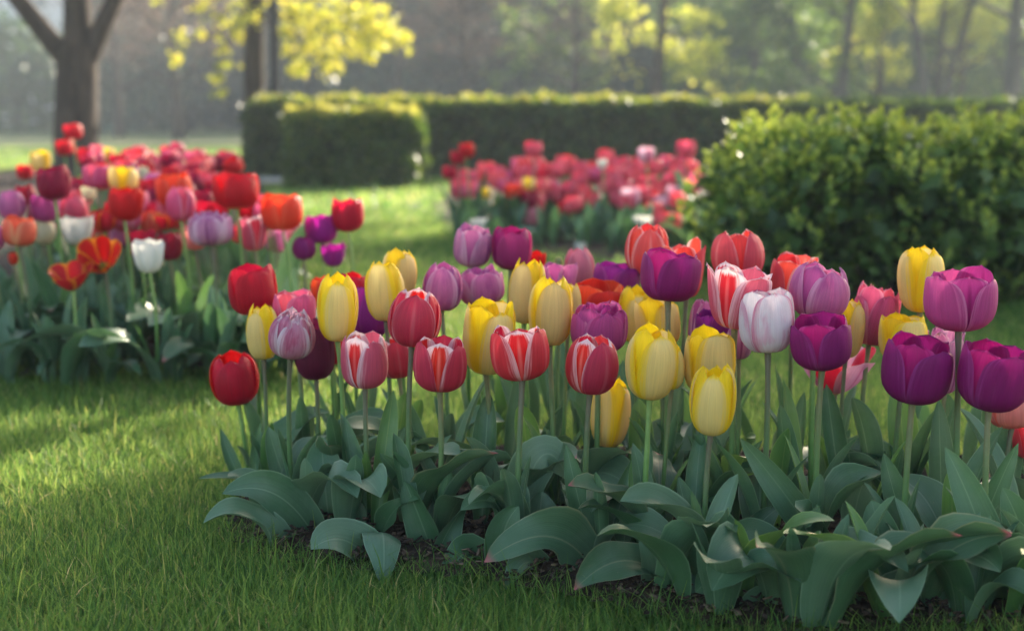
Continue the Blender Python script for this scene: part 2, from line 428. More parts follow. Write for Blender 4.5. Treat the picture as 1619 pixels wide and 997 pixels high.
STYLE = {   # profile, outer half-angle, inner half-angle, p, q
    'egg':   dict(prof='egg', ho=58, hi=58, p=3.0, q=.50),
    'tall':  dict(prof='tall', ho=61, hi=58, p=3.4, q=.46),
    'cup':   dict(prof='cup', ho=58, hi=60, p=2.4, q=.52),
    'bowl':  dict(prof='bowl', ho=60, hi=60, p=3.0, q=.44),
    'vase':  dict(prof='vase', ho=54, hi=56, p=2.5, q=.52),
    'flat':  dict(prof='flat', ho=46, hi=44, p=2.4, q=.55),
}
def petal_list(style, phi0, rnd, double=False, ruffle=0.0, fringe=0.0):
    s = STYLE[style]; out = []; op = rnd.uniform(-.09, .07); ruffle = ruffle or rnd.uniform(.012, .035)
    if double:
        for n, rs, hs, o, outer in ((4, 1.0, .86, 0, True), (4, .88, .95, .8, True), (4, .70, 1.0, .3, False), (3, .46, .97, .5, False)):
            for k in range(n):
                out.append(dict(phi=R(phi0) + o + k * 2 * math.pi / n + rnd.uniform(-.15, .15), prof=s['prof'], half=R(50), outer=outer, p=2.8, q=.45,
                                rscale=rs, hscale=hs * rnd.uniform(.9, 1.05), ruffle=max(ruffle, .06), opening=op))
        return out
    for k in range(3):
        out.append(dict(phi=R(phi0) + k * 2 * math.pi / 3, prof=s['prof'], half=R(s['ho']), outer=True, p=s['p'], q=s['q'],
                        rscale=1.0, hscale=rnd.uniform(.90, 1.0), ruffle=ruffle, fringe=fringe, opening=op + rnd.uniform(-.03, .05)))
    for k in range(3):
        out.append(dict(phi=R(phi0 + 60) + k * 2 * math.pi / 3, prof=s['prof'], half=R(s['hi']), outer=False, p=s['p'] * 1.1, q=s['q'],
                        rscale=.90, hscale=rnd.uniform(.96, 1.03), ruffle=ruffle, fringe=fringe, opening=op))
    return out

def head_rot(axis):
    return Vector((0, 0, 1)).rotation_difference(Vector(axis).normalized()).to_matrix()

def pistil_mesh(Rm, H, style):
    a = Acc()
    s = 0.34 if style == 'flat' else 0.3
    hh = H * s if style != 'flat' else Rm * .34
    a.add(*tube_grid([(0, 0, 0.001), (0, 0, hh * .4), (0, 0, hh * .8), (0, 0, hh)], [Rm * .10, Rm * .13, Rm * .11, Rm * .14], 8), 0)
    for k in range(6):
        t = k * math.pi / 3
        c, s_ = math.cos(t), math.sin(t)
        a.add(*tube_grid([(c * Rm * .12, s_ * Rm * .12, .001), (c * Rm * .22, s_ * Rm * .22, hh * .45), (c * Rm * .25, s_ * Rm * .25, hh * .5), (c * Rm * .28, s_ * Rm * .28, hh * .85)],
                         [Rm * .02, Rm * .02, Rm * .05, Rm * .03], 6), 1)
    return a.mesh('pistil', [M_OVARY, M_ANTHER])

def leaf_grid(P, width, face, fold=0.25, twist=0.0, wave=0.0, wfreq=9.0, ph=0.0, blunt=0.7, nu=9, base=.5):
    """P (n,3) spine; face = direction the upper side looks at"""
    P = np.asarray(P, float); n = len(P)
    T = np.gradient(P, axis=0); T /= np.linalg.norm(T, axis=1)[:, None]
    S = np.cross(T, np.asarray(face, float)[None, :])
    ln = np.linalg.norm(S, axis=1)[:, None]; S = S / np.maximum(ln, 1e-4)
    for i in range(1, n):
        if (S[i] * S[i - 1]).sum() < 0: S[i] = -S[i]
    Nn = np.cross(S, T)
    t = np.linspace(0, 1, n)
    f = (1 - t) ** blunt * (base + 2.2 * t); f /= f.max(); f[-1] = .02
    a = twist * t
    S2 = S * np.cos(a)[:, None] + Nn * np.sin(a)[:, None]; N2 = Nn * np.cos(a)[:, None] - S * np.sin(a)[:, None]
    u = np.linspace(-1, 1, nu)
    w = (width / 2 * f)[:, None]
    wav = wave * width * (np.abs(u) ** 2)[None, :] * np.sin(wfreq * t[:, None] + ph + np.sign(u)[None, :] * 1.1) * (t * (1 - t) * 4)[:, None]
    lift = fold * w * (u ** 2)[None, :] * (1.15 - .5 * t)[:, None] + wav
    V = P[:, None, :] + S2[:, None, :] * (w * (u * (1 - .15 * fold * u ** 2))[None, :])[..., None] + N2[:, None, :] * lift[..., None]
    U, Vv = np.meshgrid(np.linspace(0, 1, nu), t)
    return V.reshape(-1, 3), grid_faces(n, nu), np.stack([U, Vv], -1).reshape(-1, 2)

def leaf_mesh(*a, mat=None, **k):
    V, F, U = leaf_grid(*a, **k)
    return mesh_np('leaf', V, F, mat or M_LEAF, U)

# shared leaf shapes (local, growing from the origin, leaning towards +x)
def std_leaf(L, W, lean, droop, fold, wave, twist, mat, blunt=.75):
    p1 = (L * .12 * (1 + lean), 0, L * .62)
    p2 = (L * (lean + .12), 0, L * (1 - droop))
    return leaf_mesh(bez((0, 0, -.005), p1, p2, 13), W, (-1, 0, .25), fold=fold, wave=wave, twist=twist, ph=random.uniform(0, 6), wfreq=random.uniform(6, 12), mat=mat, blunt=blunt)
LEAVES_UP = [std_leaf(1.0, random.uniform(.16, .27), random.uniform(.04, .34), random.uniform(0.02, .14), random.uniform(.4, .9), random.uniform(0, .08), random.uniform(-.7, .7),
             random.choice([M_LEAF, M_LEAF, M_LEAF_GLAUC, M_LEAF_FRESH])) for _ in range(14)]
LEAVES_LOW = [std_leaf(1.0, random.uniform(.24, .34), random.uniform(.55, .85), random.uniform(.45, .9), random.uniform(.25, .6), random.uniform(.06, .16), random.uniform(-.9, .9),
              random.choice([M_LEAF, M_LEAF_GLAUC, M_LEAF_GLAUC, M_LEAF_RED]), .6) for _ in range(12)]

LEAVES_BIG = [std_leaf(1.0, random.uniform(.34, .46), random.uniform(.35, .75), random.uniform(.25, .8), random.uniform(.3, .8), random.uniform(.05, .16), random.uniform(-.7, .7),
              random.choice([M_LEAF, M_LEAF_GLAUC, M_LEAF_GLAUC, M_LEAF_FRESH, M_LEAF_RED]), .7) for _ in range(14)]

def put_leaf(parent, meshes, L, az, loc=(0, 0, 0)):
    o = link('leaf', random.choice(meshes), parent, loc)
    o.scale = (L, L, L); o.rotation_euler = (random.uniform(-.1, .1), random.uniform(-.06, .06), az)
    return o

def make_tulip(kind, foot, top, bottom, W, phi0, style, label, group, tilt=(0, 0), double=False, ruffle=0.0, fringe=0.0, stem_i=None, hero=True, nleaf=3, cat='tulip'):
    """foot, top and bottom of the bloom in world space; W bloom width"""
    seed = abs(hash((round(top.x, 3), round(top.z, 3)))) % 100000
    rnd = np.random.default_rng(seed)
    root = empty('tulip', foot)
    tag(root, label, cat, group)
    b = bottom - foot
    ctrl = Vector((b.x * .25 + rnd.uniform(-.008, .008), b.y * .25, b.z * .6))
    pts = bez((0, 0, -.01), ctrl, b + Vector((0, 0, .002)), 10)
    r = .0044 * (W / .09) ** .4
    V, F, U = tube_grid(pts, list(np.linspace(r * 1.15, r * .95, 9)) + [r * 1.3], 8)
    link('stem', mesh_np('stem', V, F, M_STEMS[rnd.integers(0, 3) if stem_i is None else stem_i], U), root)
    H = (top - bottom).length
    axis = Vector((b.x - ctrl.x + tilt[0] * .4 + rnd.uniform(-.05, .05), b.y - ctrl.y + tilt[1] * .4 + rnd.uniform(-.06, .03), max(b.z - ctrl.z, .05) + .3))
    rot = head_rot(axis)
    Rm = W / 2 / 1.04
    mo, mi = PM[kind]
    bloom = link('bloom', pistil_mesh(Rm, H, style), root, b)
    bloom.rotation_euler = rot.to_euler()
    for pd in petal_list(style, phi0, rnd, double, ruffle, fringe):
        V, F, U = petal_grid(Rm, H, rnd=rnd, **pd)
        link('petal', mesh_np('petal', V, F, mo if pd['outer'] else mi, U), bloom)
    a0 = rnd.uniform(0, 6.28)
    for k in range(nleaf):
        if k < 2: put_leaf(root, LEAVES_UP, b.z * rnd.uniform(.42, .66), a0 + k * 2.5)
        else: put_leaf(root, LEAVES_BIG, rnd.uniform(.15, .21), a0 + k * 2.1)
    return root

# ------------------------------------------------------------------ the ground
def poly_px(pts): return [ground(*p).xy for p in pts]
BED_FRONT = poly_px([(395, 770), (350, 830), (420, 872), (560, 900), (720, 905), (900, 938), (1060, 975), (1300, 1002), (1560, 1004), (1690, 1000), (1700, 740), (1500, 730), (1250, 722), (900, 716), (640, 716), (480, 724)])
BED_SIDE = poly_px([(-260, 515), (0, 552), (95, 587), (210, 598), (400, 592), (455, 545), (470, 440), (430, 330), (400, 262), (60, 262), (-300, 330)])
BED_PINK = poly_px([(735, 395), (900, 418), (1200, 425), (1260, 330), (1180, 288), (715, 288), (690, 330)])
PATH = [(-30, 14.55), (-2.0, 14.55), (-2.0, 15.85), (-30, 15.85)]
def inside(poly, x, y):
    x = np.asarray(x); y = np.asarray(y); c = np.zeros(x.shape, bool)
    n = len(poly); j = n - 1
    for i in range(n):
        xi, yi = poly[i]; xj, yj = poly[j]
        c ^= ((yi > y) != (yj > y)) & (x < (xj - xi) * (y - yi) / (yj - yi + 1e-12) + xi)
        j = i
    return c
def poly_dist(poly, x, y):
    d = np.full(np.shape(x), 1e9)
    for (ax, ay), (bx, by) in zip(poly, poly[1:] + poly[:1]):
        vx, vy = bx - ax, by - ay
        t = np.clip(((x - ax) * vx + (y - ay) * vy) / (vx * vx + vy * vy + 1e-12), 0, 1)
        d = np.minimum(d, np.hypot(x - ax - t * vx, y - ay - t * vy))
    return d
def mound(poly, hmax, ramp):
    return lambda x, y: np.where(inside(poly, np.asarray(x, float), np.asarray(y, float)), hmax * np.clip(poly_dist(poly, x, y) / ramp, 0, 1) ** .7, 0) + .006
Z_FRONT, Z_SIDE, Z_PINK = mound(BED_FRONT, .015, .25), mound(BED_SIDE, .13, 2.2), mound(BED_PINK, .03, .6)

M_LAWN = rough_mat('lawn_soil', srgb(58, 78, 34), srgb(84, 100, 46), 9.0, .6, .02, .9, 6, None, srgb(96, 92, 52), 1.3)
M_SOIL = rough_mat('bed_soil', srgb(44, 34, 28), srgb(78, 62, 50), 24.0, 1.0, .02, .95, 8)
M_PATH = rough_mat('path_gravel', srgb(128, 126, 122), srgb(158, 154, 148), 40.0, .5, .01, .9)
def lawn_z(x, y): return .012 * np.sin(x * 1.7 + .6 * y) * np.cos(y * 1.3) - .012
g = np.concatenate([np.linspace(-220, -12, 14), np.linspace(-10, 10, 61), np.linspace(12, 220, 14)])
gy = np.concatenate([np.linspace(-20, -1, 5), np.linspace(-.5, 20, 70), np.linspace(22, 300, 18)])
XX, YY = np.meshgrid(g, gy)
tag(link('lawn', mesh_np('lawn', np.stack([XX, YY, lawn_z(XX, YY)], -1), grid_faces(len(gy), len(g)), M_LAWN)), kind='structure')
tag(link('path', mesh_np('path', [(x, y, .012) for x, y in PATH], [(0, 1, 2, 3)], M_PATH)), kind='structure')

def soil_sheet(name, poly, zf, n=46):
    xs = np.array([p[0] for p in poly]); ys = np.array([p[1] for p in poly])
    X, Y = np.meshgrid(np.linspace(xs.min(), xs.max(), n), np.linspace(ys.min(), ys.max(), n))
    Z = zf(X, Y) + rng.uniform(-.004, .004, X.shape)
    F = grid_faces(n, n)
    cx, cyy = X.ravel()[F].mean(1), Y.ravel()[F].mean(1)
    F = F[inside(poly, cx, cyy) | (poly_dist(poly, cx, cyy) < .02)]
    tag(link(name, mesh_np(name, np.stack([X, Y, Z], -1), F, M_SOIL)), kind='structure')
soil_sheet('flowerbed_soil', BED_FRONT, Z_FRONT)
soil_sheet('flowerbed_soil', BED_SIDE, Z_SIDE)
soil_sheet('flowerbed_soil', BED_PINK, Z_PINK)

def chips(name, poly, zf, n, size, mat):
    xs = np.array([p[0] for p in poly]); ys = np.array([p[1] for p in poly])
    x = rng.uniform(xs.min(), xs.max(), n * 2); y = rng.uniform(ys.min(), ys.max(), n * 2)
    k = inside(poly, x, y); x, y = x[k][:n], y[k][:n]; n = len(x)
    c = np.stack([x, y, zf(x, y) + rng.uniform(.004, .014, n)], -1)
    a = rng.normal(size=(n, 3)); a[:, 2] *= .35; a /= np.linalg.norm(a, axis=1)[:, None]
    b = np.cross(a, rng.normal(size=(n, 3)) * .4 + [0, 0, 1]); b /= np.linalg.norm(b, axis=1)[:, None]
    cc = np.cross(a, b)
    L = rng.uniform(.4, 1.2, (n, 1)) * size; Wd = L * rng.uniform(.2, .6, (n, 1)); H = L * .15
    V = np.stack([c + a * L * sx + b * Wd * sy + cc * H * sz for sz in (-1, 1) for sy in (-1, 1) for sx in (-1, 1)], 1)
    F0 = np.array([(2, 3, 1, 0), (4, 5, 7, 6), (0, 1, 5, 4), (6, 7, 3, 2), (4, 6, 2, 0), (1, 3, 7, 5)])
    F = (np.arange(n)[:, None, None] * 8 + F0[None]).reshape(-1, 4)
    tag(link(name, mesh_np(name, V, F, mat, tint=np.repeat(rng.uniform(0, 1, n), 8), smooth=False)), kind='stuff')
M_CHIP = tint_mat('bark_mulch', [(0, srgb(40, 30, 26)), (.7, srgb(74, 58, 48)), (1, srgb(128, 106, 86))], .85, 0.0)
chips('bark_mulch', BED_FRONT, Z_FRONT, 9000, .007, M_CHIP)
chips('bark_mulch', BED_SIDE, Z_SIDE, 9000, .012, M_CHIP)

# ------------------------------------------------------------------ grass
def grass_mesh(x, y, z0, h, w, tint, segs, lean=.6):
    n = len(x)
    a = rng.uniform(0, 6.283, n); b = rng.uniform(0, 6.283, n)
    lm = h * lean * np.abs(rng.normal(.7, .5, n))
    V = np.empty((n, segs + 1, 2, 3), np.float32)
    for k in range(segs + 1):
        t = k / segs
        cx = x + np.cos(b) * lm * t ** 2; cyy = y + np.sin(b) * lm * t ** 2
        cz = z0 + h * (t - .22 * np.minimum(lm / h, 1.5) * t ** 2)
        hw = w * .5 * (max(1 - t, .03) ** .65)
        for s, sg in enumerate((-1, 1)):
            V[:, k, s, 0] = cx + sg * np.cos(a) * hw; V[:, k, s, 1] = cyy + sg * np.sin(a) * hw; V[:, k, s, 2] = cz
    base = np.arange(n)[:, None, None] * (segs + 1) * 2 + (np.arange(segs) * 2)[None, :, None]
    F = (base + np.array([0, 1, 3, 2])[None, None, :]).reshape(-1, 4)
    T = np.repeat(tint, (segs + 1) * 2)
    return V.reshape(-1, 3), F, T
def patch(x, y, f=1.0, s=0.0):
    return (np.sin(x * 2.1 * f + 1.3 * np.sin(y * 1.7 * f + s)) + np.sin(y * 2.7 * f + s + 1.1 * np.sin(x * 1.9 * f)) + np.sin((x + y) * 5.1 * f + s) * .6) / 2.6
def sow(n, d0, d1, h, w, segs, spread=.68):
    u = rng.uniform(0, 1, n)
    d = np.sqrt(d0 ** 2 + u * (d1 ** 2 - d0 ** 2))
    x = rng.uniform(-spread, spread, n) * d
    k = ~(inside(BED_FRONT, x, d) | inside(BED_SIDE, x, d) | inside(BED_PINK, x, d) | inside(PATH, x, d))
    x, d = x[k], d[k]
    p = patch(x, d, 1.6)
    hh = h * (1 + .25 * p) * rng.lognormal(0, .28, len(x))
    tint = np.clip(.45 + .12 * patch(x, d, .8, 2) + rng.normal(0, .22, len(x)), 0, .86)
    dry = rng.uniform(0, 1, len(x)) < .045 + .04 * np.clip(patch(x, d, 2.2, 4), 0, 1)
    tint[dry] = rng.uniform(.9, 1, dry.sum())
    hh[dry] *= .8
    return grass_mesh(x, d, lawn_z(x, d) - .002, hh, w * rng.uniform(.7, 1.3, len(x)), tint, segs)
def edge_grass(poly, n, dist, h, w):
    px = np.array([p[0] for p in poly]); py = np.array([p[1] for p in poly])
    i = rng.integers(0, len(poly), n); t = rng.uniform(0, 1, n); j = (i + 1) % len(poly)
    x = px[i] + (px[j] - px[i]) * t + rng.normal(0, dist, n); y = py[i] + (py[j] - py[i]) * t + rng.normal(0, dist, n)
    k = ~(inside(poly, x, y) & (poly_dist(poly, x, y) > dist * .8)); x, y = x[k], y[k]
    return grass_mesh(x, y, lawn_z(x, y), h * rng.lognormal(0, .3, len(x)), w * rng.uniform(.7, 1.3, len(x)), np.clip(rng.normal(.4, .18, len(x)), 0, 1), 3, .8)
M_GRASS = tint_mat('grass_blade', [(0, srgb(46, 86, 36)), (.4, srgb(80, 122, 50)), (.8, srgb(136, 162, 70)), (.88, srgb(160, 156, 84)), (1, srgb(204, 188, 132))], .5, .5, .3, .95, 1.55, .475)
parts = [sow(235000, 1.75, 3.2, .036, .0029, 3), sow(190000, 3.1, 5.2, .033, .0038, 2), sow(220000, 5.0, 10.5, .036, .008, 2), sow(190000, 10.0, 30.0, .045, .022, 1),
         edge_grass(BED_FRONT, 5000, .03, .046, .0028), edge_grass(BED_SIDE, 5000, .04, .05, .005), edge_grass(BED_PINK, 2500, .06, .06, .008)]
off = 0; Vs, Fs, Ts = [], [], []
for V, F, T in parts:
    Vs.append(V); Fs.append(F + off); Ts.append(T); off += len(V)
tag(link('grass', mesh_np('grass', np.concatenate(Vs), np.concatenate(Fs), M_GRASS, tint=np.concatenate(Ts), smooth=False)), 'short green lawn grass between the tulip beds', 'grass', kind='stuff')

# ------------------------------------------------------------------ foliage clouds
def leaf_cloud(C, size, tint, up=0.0, elong=1.6, normal=None):
    """C (n,3) leaf centres; each leaf a bent diamond"""
    n = len(C)
    a = rng.normal(size=(n, 3)); a[:, 2] += up
    if normal is not None: a += normal
    a /= np.linalg.norm(a, axis=1)[:, None]
    b = np.cross(a, rng.normal(size=(n, 3))); b /= np.maximum(np.linalg.norm(b, axis=1)[:, None], 1e-6)
    c = np.cross(a, b)
    s = (np.asarray(size) * rng.uniform(.65, 1.3, n))[:, None]
    V = np.stack([C - a * s * elong * .5, C + b * s * .5 + c * s * .14, C + a * s * elong * .5, C - b * s * .5 + c * s * .14], 1)
    F = np.arange(n * 4).reshape(-1, 4)
    return V.reshape(-1, 3), F, np.repeat(tint, 4)
def cloud_mesh(name, parts, mat):
    off = 0; Vs, Fs, Ts = [], [], []
    for V, F, T in parts:
        Vs.append(V); Fs.append(F + off); Ts.append(T); off += len(V)
    return mesh_np(name, np.concatenate(Vs), np.concatenate(Fs), mat, tint=np.concatenate(Ts), smooth=False)

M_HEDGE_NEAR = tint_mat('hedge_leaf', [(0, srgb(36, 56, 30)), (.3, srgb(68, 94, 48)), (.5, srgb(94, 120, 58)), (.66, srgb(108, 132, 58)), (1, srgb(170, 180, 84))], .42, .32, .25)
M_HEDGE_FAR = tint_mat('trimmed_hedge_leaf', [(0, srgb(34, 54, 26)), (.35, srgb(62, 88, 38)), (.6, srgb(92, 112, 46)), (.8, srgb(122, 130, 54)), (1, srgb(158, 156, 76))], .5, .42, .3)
M_TWIG = rough_mat('hedge_twig', srgb(46, 36, 28), srgb(70, 56, 42), 30, .4, .01)
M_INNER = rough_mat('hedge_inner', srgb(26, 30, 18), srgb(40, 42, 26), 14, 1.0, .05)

def rounded_box_points(n, x0, x1, y0, y1, z1, rad, rough=.03):
    """points on the outer skin of a clipped hedge (front, sides, top), with outward normals"""
    lx, ly, lz = x1 - x0, y1 - y0, z1
    areas = np.array([lx * lz, lx * lz * .5, ly * lz, ly * lz, lx * ly])
    face = rng.choice(5, n, p=areas / areas.sum())
    u, v = rng.uniform(0, 1, n), rng.uniform(0, 1, n)
    P = np.empty((n, 3)); Nn = np.zeros((n, 3))
    for f in range(5):
        k = face == f
        if f < 2: P[k] = np.stack([x0 + lx * u[k], np.full(k.sum(), y0 if f == 0 else y1), lz * v[k]], -1); Nn[k, 1] = -1 if f == 0 else 1
        elif f < 4: P[k] = np.stack([np.full(k.sum(), x0 if f == 2 else x1), y0 + ly * u[k], lz * v[k]], -1); Nn[k, 0] = -1 if f == 2 else 1
        else: P[k] = np.stack([x0 + lx * u[k], y0 + ly * v[k], np.full(k.sum(), lz)], -1); Nn[k, 2] = 1
    c = np.clip(P, [x0 + rad, y0 + rad, -1], [x1 - rad, y1 - rad, z1 - rad])
    d = P - c; ln = np.linalg.norm(d, axis=1)[:, None]
    m = (ln > 1e-6)[:, 0]
    P[m] = c[m] + d[m] / ln[m] * rad; Nn[m] = d[m] / ln[m]
    bump = rough * (patch(P[:, 0] * 3 + P[:, 2] * 2, P[:, 2] * 3 + P[:, 1] * 3, 1.3)[:, None] + .7 * patch(P[:, 0] * 9, P[:, 2] * 9 + P[:, 1] * 7, 1)[:, None])
    return P + Nn * bump, Nn

def hedge(name, label, x0, x1, y0, y1, z1, n, size, mat, tufts=0, rad=.12, rough=.03, toplit=.25, tuft_size=.05, inner=.1, bias=0.0):
    root = empty(name, ((x0 + x1) / 2, (y0 + y1) / 2, 0)); tag(root, label, 'hedge')
    o = np.array(root.location)
    P, Nn = rounded_box_points(n, x0, x1, y0, y1, z1, rad, rough)
    depth = rng.exponential(inner * .45, n)
    C = P - Nn * depth[:, None] + rng.normal(0, size * .5, (n, 3)); C[:, 2] = np.maximum(C[:, 2], .01)
    tint = np.clip(.30 + bias + rng.normal(0, .15, n) + .10 * patch(P[:, 0] * 4, P[:, 2] * 5, 1.0) + toplit * np.clip((P[:, 2] - z1 + .06) / .08, 0, 1), 0, 1)  # leaves along the top tinted lighter, sunlight painted into their colour
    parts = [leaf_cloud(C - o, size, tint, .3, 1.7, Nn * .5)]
    if tufts:
        P, Nn = rounded_box_points(tufts, x0, x1, y0, y1, z1, rad, rough)
        keep = rng.uniform(0, 1, tufts) < np.clip(.25 + 1.0 * (P[:, 2] / z1) ** 1.6, 0, 1)
        P, Nn = P[keep], Nn[keep]; m = len(P)
        ax = Nn * .5 + [0, 0, .9] + rng.normal(0, .25, (m, 3)); ax /= np.linalg.norm(ax, axis=1)[:, None]
        ln = rng.uniform(.6, 1.5, m)[:, None] * tuft_size
        for lev, (cnt, spread_, along) in enumerate(((5, .9, .1), (5, .7, .55), (4, .4, 1.0))):
            for k in range(cnt):
                side = np.cross(ax, rng.normal(size=(m, 3))); side /= np.linalg.norm(side, axis=1)[:, None]
                dirn = ax * (1.1 - spread_ * .7) + side * spread_; dirn /= np.linalg.norm(dirn, axis=1)[:, None]
                sz = rng.uniform(.7, 1.1, m)[:, None] * tuft_size * .62
                b = np.cross(dirn, ax); b /= np.maximum(np.linalg.norm(b, axis=1)[:, None], 1e-6)
                c0 = P + ax * ln * along - o
                V = np.stack([c0, c0 + dirn * sz * .55 + b * sz * .28 + ax * sz * .06, c0 + dirn * sz * 1.1 + ax * sz * .12, c0 + dirn * sz * .55 - b * sz * .28 + ax * sz * .06], 1)
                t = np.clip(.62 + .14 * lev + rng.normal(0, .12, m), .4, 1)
                parts.append((V.reshape(-1, 3), np.arange(m * 4).reshape(-1, 4), np.repeat(t, 4)))
    link('foliage', cloud_mesh('foliage', parts, mat), root)
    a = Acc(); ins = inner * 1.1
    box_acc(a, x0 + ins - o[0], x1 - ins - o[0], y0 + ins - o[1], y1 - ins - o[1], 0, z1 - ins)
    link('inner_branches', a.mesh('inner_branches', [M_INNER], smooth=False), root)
    a = Acc()
    for _ in range(int((x1 - x0) * 14)):
        x = random.uniform(x0, x1); y = random.uniform(y0, y0 + .12)
        p0 = Vector((x, y + .06, 0)); p2 = Vector((x + random.uniform(-.2, .2), y0 + random.uniform(-.01, .06), random.uniform(.3, .95) * z1))
        p1 = (p0 + p2) / 2 + Vector((random.uniform(-.08, .08), .04, 0))
        a.add(*tube_grid([Vector(p) - root.location for p in bez(p0, p1, p2, 6)], np.linspace(.006, .002, 6), 5))
    link('twigs', a.mesh('twigs', [M_TWIG]), root)
    return root

hx0 = at(1180, 300, 5.3).x
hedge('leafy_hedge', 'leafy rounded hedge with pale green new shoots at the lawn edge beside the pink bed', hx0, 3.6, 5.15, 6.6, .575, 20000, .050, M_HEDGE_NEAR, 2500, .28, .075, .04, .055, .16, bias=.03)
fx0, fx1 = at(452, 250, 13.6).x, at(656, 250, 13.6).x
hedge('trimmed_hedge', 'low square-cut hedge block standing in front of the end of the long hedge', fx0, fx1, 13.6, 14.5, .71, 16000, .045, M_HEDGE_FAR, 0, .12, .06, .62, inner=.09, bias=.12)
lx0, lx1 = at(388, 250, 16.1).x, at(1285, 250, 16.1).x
hedge('trimmed_hedge', 'long straight clipped hedge with sunlit yellowish top behind the pink tulip bed', lx0, lx1, 16.1, 17.0, .84, 34000, .05, M_HEDGE_FAR, 0, .10, .06, .62, inner=.09)
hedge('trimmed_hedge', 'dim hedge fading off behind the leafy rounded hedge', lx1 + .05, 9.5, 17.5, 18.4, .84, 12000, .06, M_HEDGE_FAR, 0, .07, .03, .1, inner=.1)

# ------------------------------------------------------------------ trees
M_BARK = rough_mat('tree_bark', srgb(46, 38, 33), srgb(74, 62, 53), 10, .9, .03, .9, 7, (1, 1, .25))
M_BARK_GREY = rough_mat('grey_bark', srgb(66, 62, 58), srgb(96, 90, 84), 8, .9, .03, .9, 7, (1, 1, .25))
M_F_YELLOW = tint_mat('spring_leaf', [(0, srgb(120, 134, 44)), (.5, srgb(178, 178, 60)), (1, srgb(222, 208, 84))], .5, .5, .3, 1.0, 1.3, .49)
M_F_GREEN = tint_mat('fresh_green_leaf', [(0, srgb(66, 96, 44)), (.5, srgb(116, 142, 56)), (1, srgb(172, 182, 76))], .5, .5, .3, 1.0, 1.3, .49)
M_F_DARK = tint_mat('dark_leaf', [(0, srgb(26, 42, 36)), (.6, srgb(42, 62, 48)), (1, srgb(72, 94, 58))], .5, .12)
M_F_DIM = tint_mat('dim_leaf', [(0, srgb(36, 58, 48)), (.6, srgb(58, 84, 58)), (1, srgb(92, 116, 66))], .5, .25)
M_F_MID = tint_mat('mid_green_leaf', [(0, srgb(52, 78, 48)), (.6, srgb(92, 122, 58)), (1, srgb(150, 166, 74))], .5, .45)
M_F_TWIG = tint_mat('bud_twig', [(0, srgb(80, 66, 58)), (.6, srgb(116, 94, 80)), (1, srgb(150, 122, 98))], .7, .2)

def wood(acc, base, top, r0, r1, wob=.06, n=9, sides=9, flare=0.0):
    base, top = Vector(base), Vector(top)
    L = (top - base).length
    mid = (base + top) / 2 + Vector((random.uniform(-wob, wob), random.uniform(-wob, wob), random.uniform(-wob, wob) * .5)) * L
    pts = bez(base, mid, top, n)
    rad = np.linspace(r0, r1, n); rad[0] *= 1 + flare; rad[1] *= 1 + flare * .3
    acc.add(*tube_grid(pts, rad, sides))
    return pts

def limbs(acc, pts, r, count, length, lo=.35, up=.5, sub=2, tips=None):
    for k in range(count):
        f = lo + (1 - lo) * (k + random.random() * .8) / count
        p = Vector(pts[min(int(f * (len(pts) - 1)), len(pts) - 1)])
        a = k * 2.4 + random.uniform(-.5, .5)
        L = length * random.uniform(.7, 1.15) * (1.15 - .5 * f)
        d = Vector((math.cos(a), math.sin(a), up + random.uniform(-.15, .35))).normalized()
        q = wood(acc, p, p + d * L, r * (1.1 - .6 * f) * .55, r * .1, .12, 7, 6)
        if tips is not None: tips.append(q[-1]); tips.append(q[4])
        for s in range(sub):
            p2 = Vector(q[3 + s]); d2 = (d + Vector((random.uniform(-.8, .8), random.uniform(-.8, .8), random.uniform(-.2, .6)))).normalized()
            q2 = wood(acc, p2, p2 + d2 * L * .5, r * .16, r * .05, .12, 5, 5)
            if tips is not None: tips.append(q2[-1])

def crown_points(n, blobs, clump=.35, nclump=40):
    """blobs: (cx,cy,cz,rx,ry,rz) ; leaves gather in clumps spread through the volume"""
    vols = np.array([b[3] * b[4] * b[5] for b in blobs]); out = []
    for b, m in zip(blobs, (vols / vols.sum() * n).astype(int)):
        nc = max(4, int(nclump * b[3] * b[4] * b[5] / vols.sum()))
        d = rng.normal(size=(nc, 3)); d /= np.linalg.norm(d, axis=1)[:, None]
        c = d * rng.uniform(.25, 1.0, (nc, 1)) ** .5
        c = np.array(b[:3]) + c * np.array(b[3:])
        k = rng.integers(0, nc, m)
        out.append(c[k] + rng.normal(0, clump, (m, 3)) * np.array([1, 1, .7]))
    return np.concatenate(out)

def tree(label, loc, h, r, blobs, n, size, mat, bark=M_BARK, trunks=None, limb_n=7, limb_len=1.6, clump=.35, nclump=40, tint=(.5, .2), name='tree', group=None, cat='tree', lo=.35):
    root = empty(name, loc); tag(root, label, cat, group)
    a = Acc(); tips = []
    for (bx, by, tx, ty, hh, rr) in (trunks or [(0, 0, random.uniform(-.1, .1) * h, random.uniform(-.1, .1) * h, h, r)]):
        pts = wood(a, (bx, by, -.05), (tx, ty, hh), rr, rr * .3, .05, 10, 10, .45)
        limbs(a, pts, rr, limb_n, limb_len, lo, tips=tips)
    link('trunk', a.mesh('trunk', [bark]), root)
    if n:
        C = crown_points(n, blobs, clump, nclump)
        t = np.clip(rng.normal(tint[0], tint[1], len(C)), 0, 1)
        link('crown', cloud_mesh('crown', [leaf_cloud(C, size, t, .2, 1.4)], mat), root)
    return root

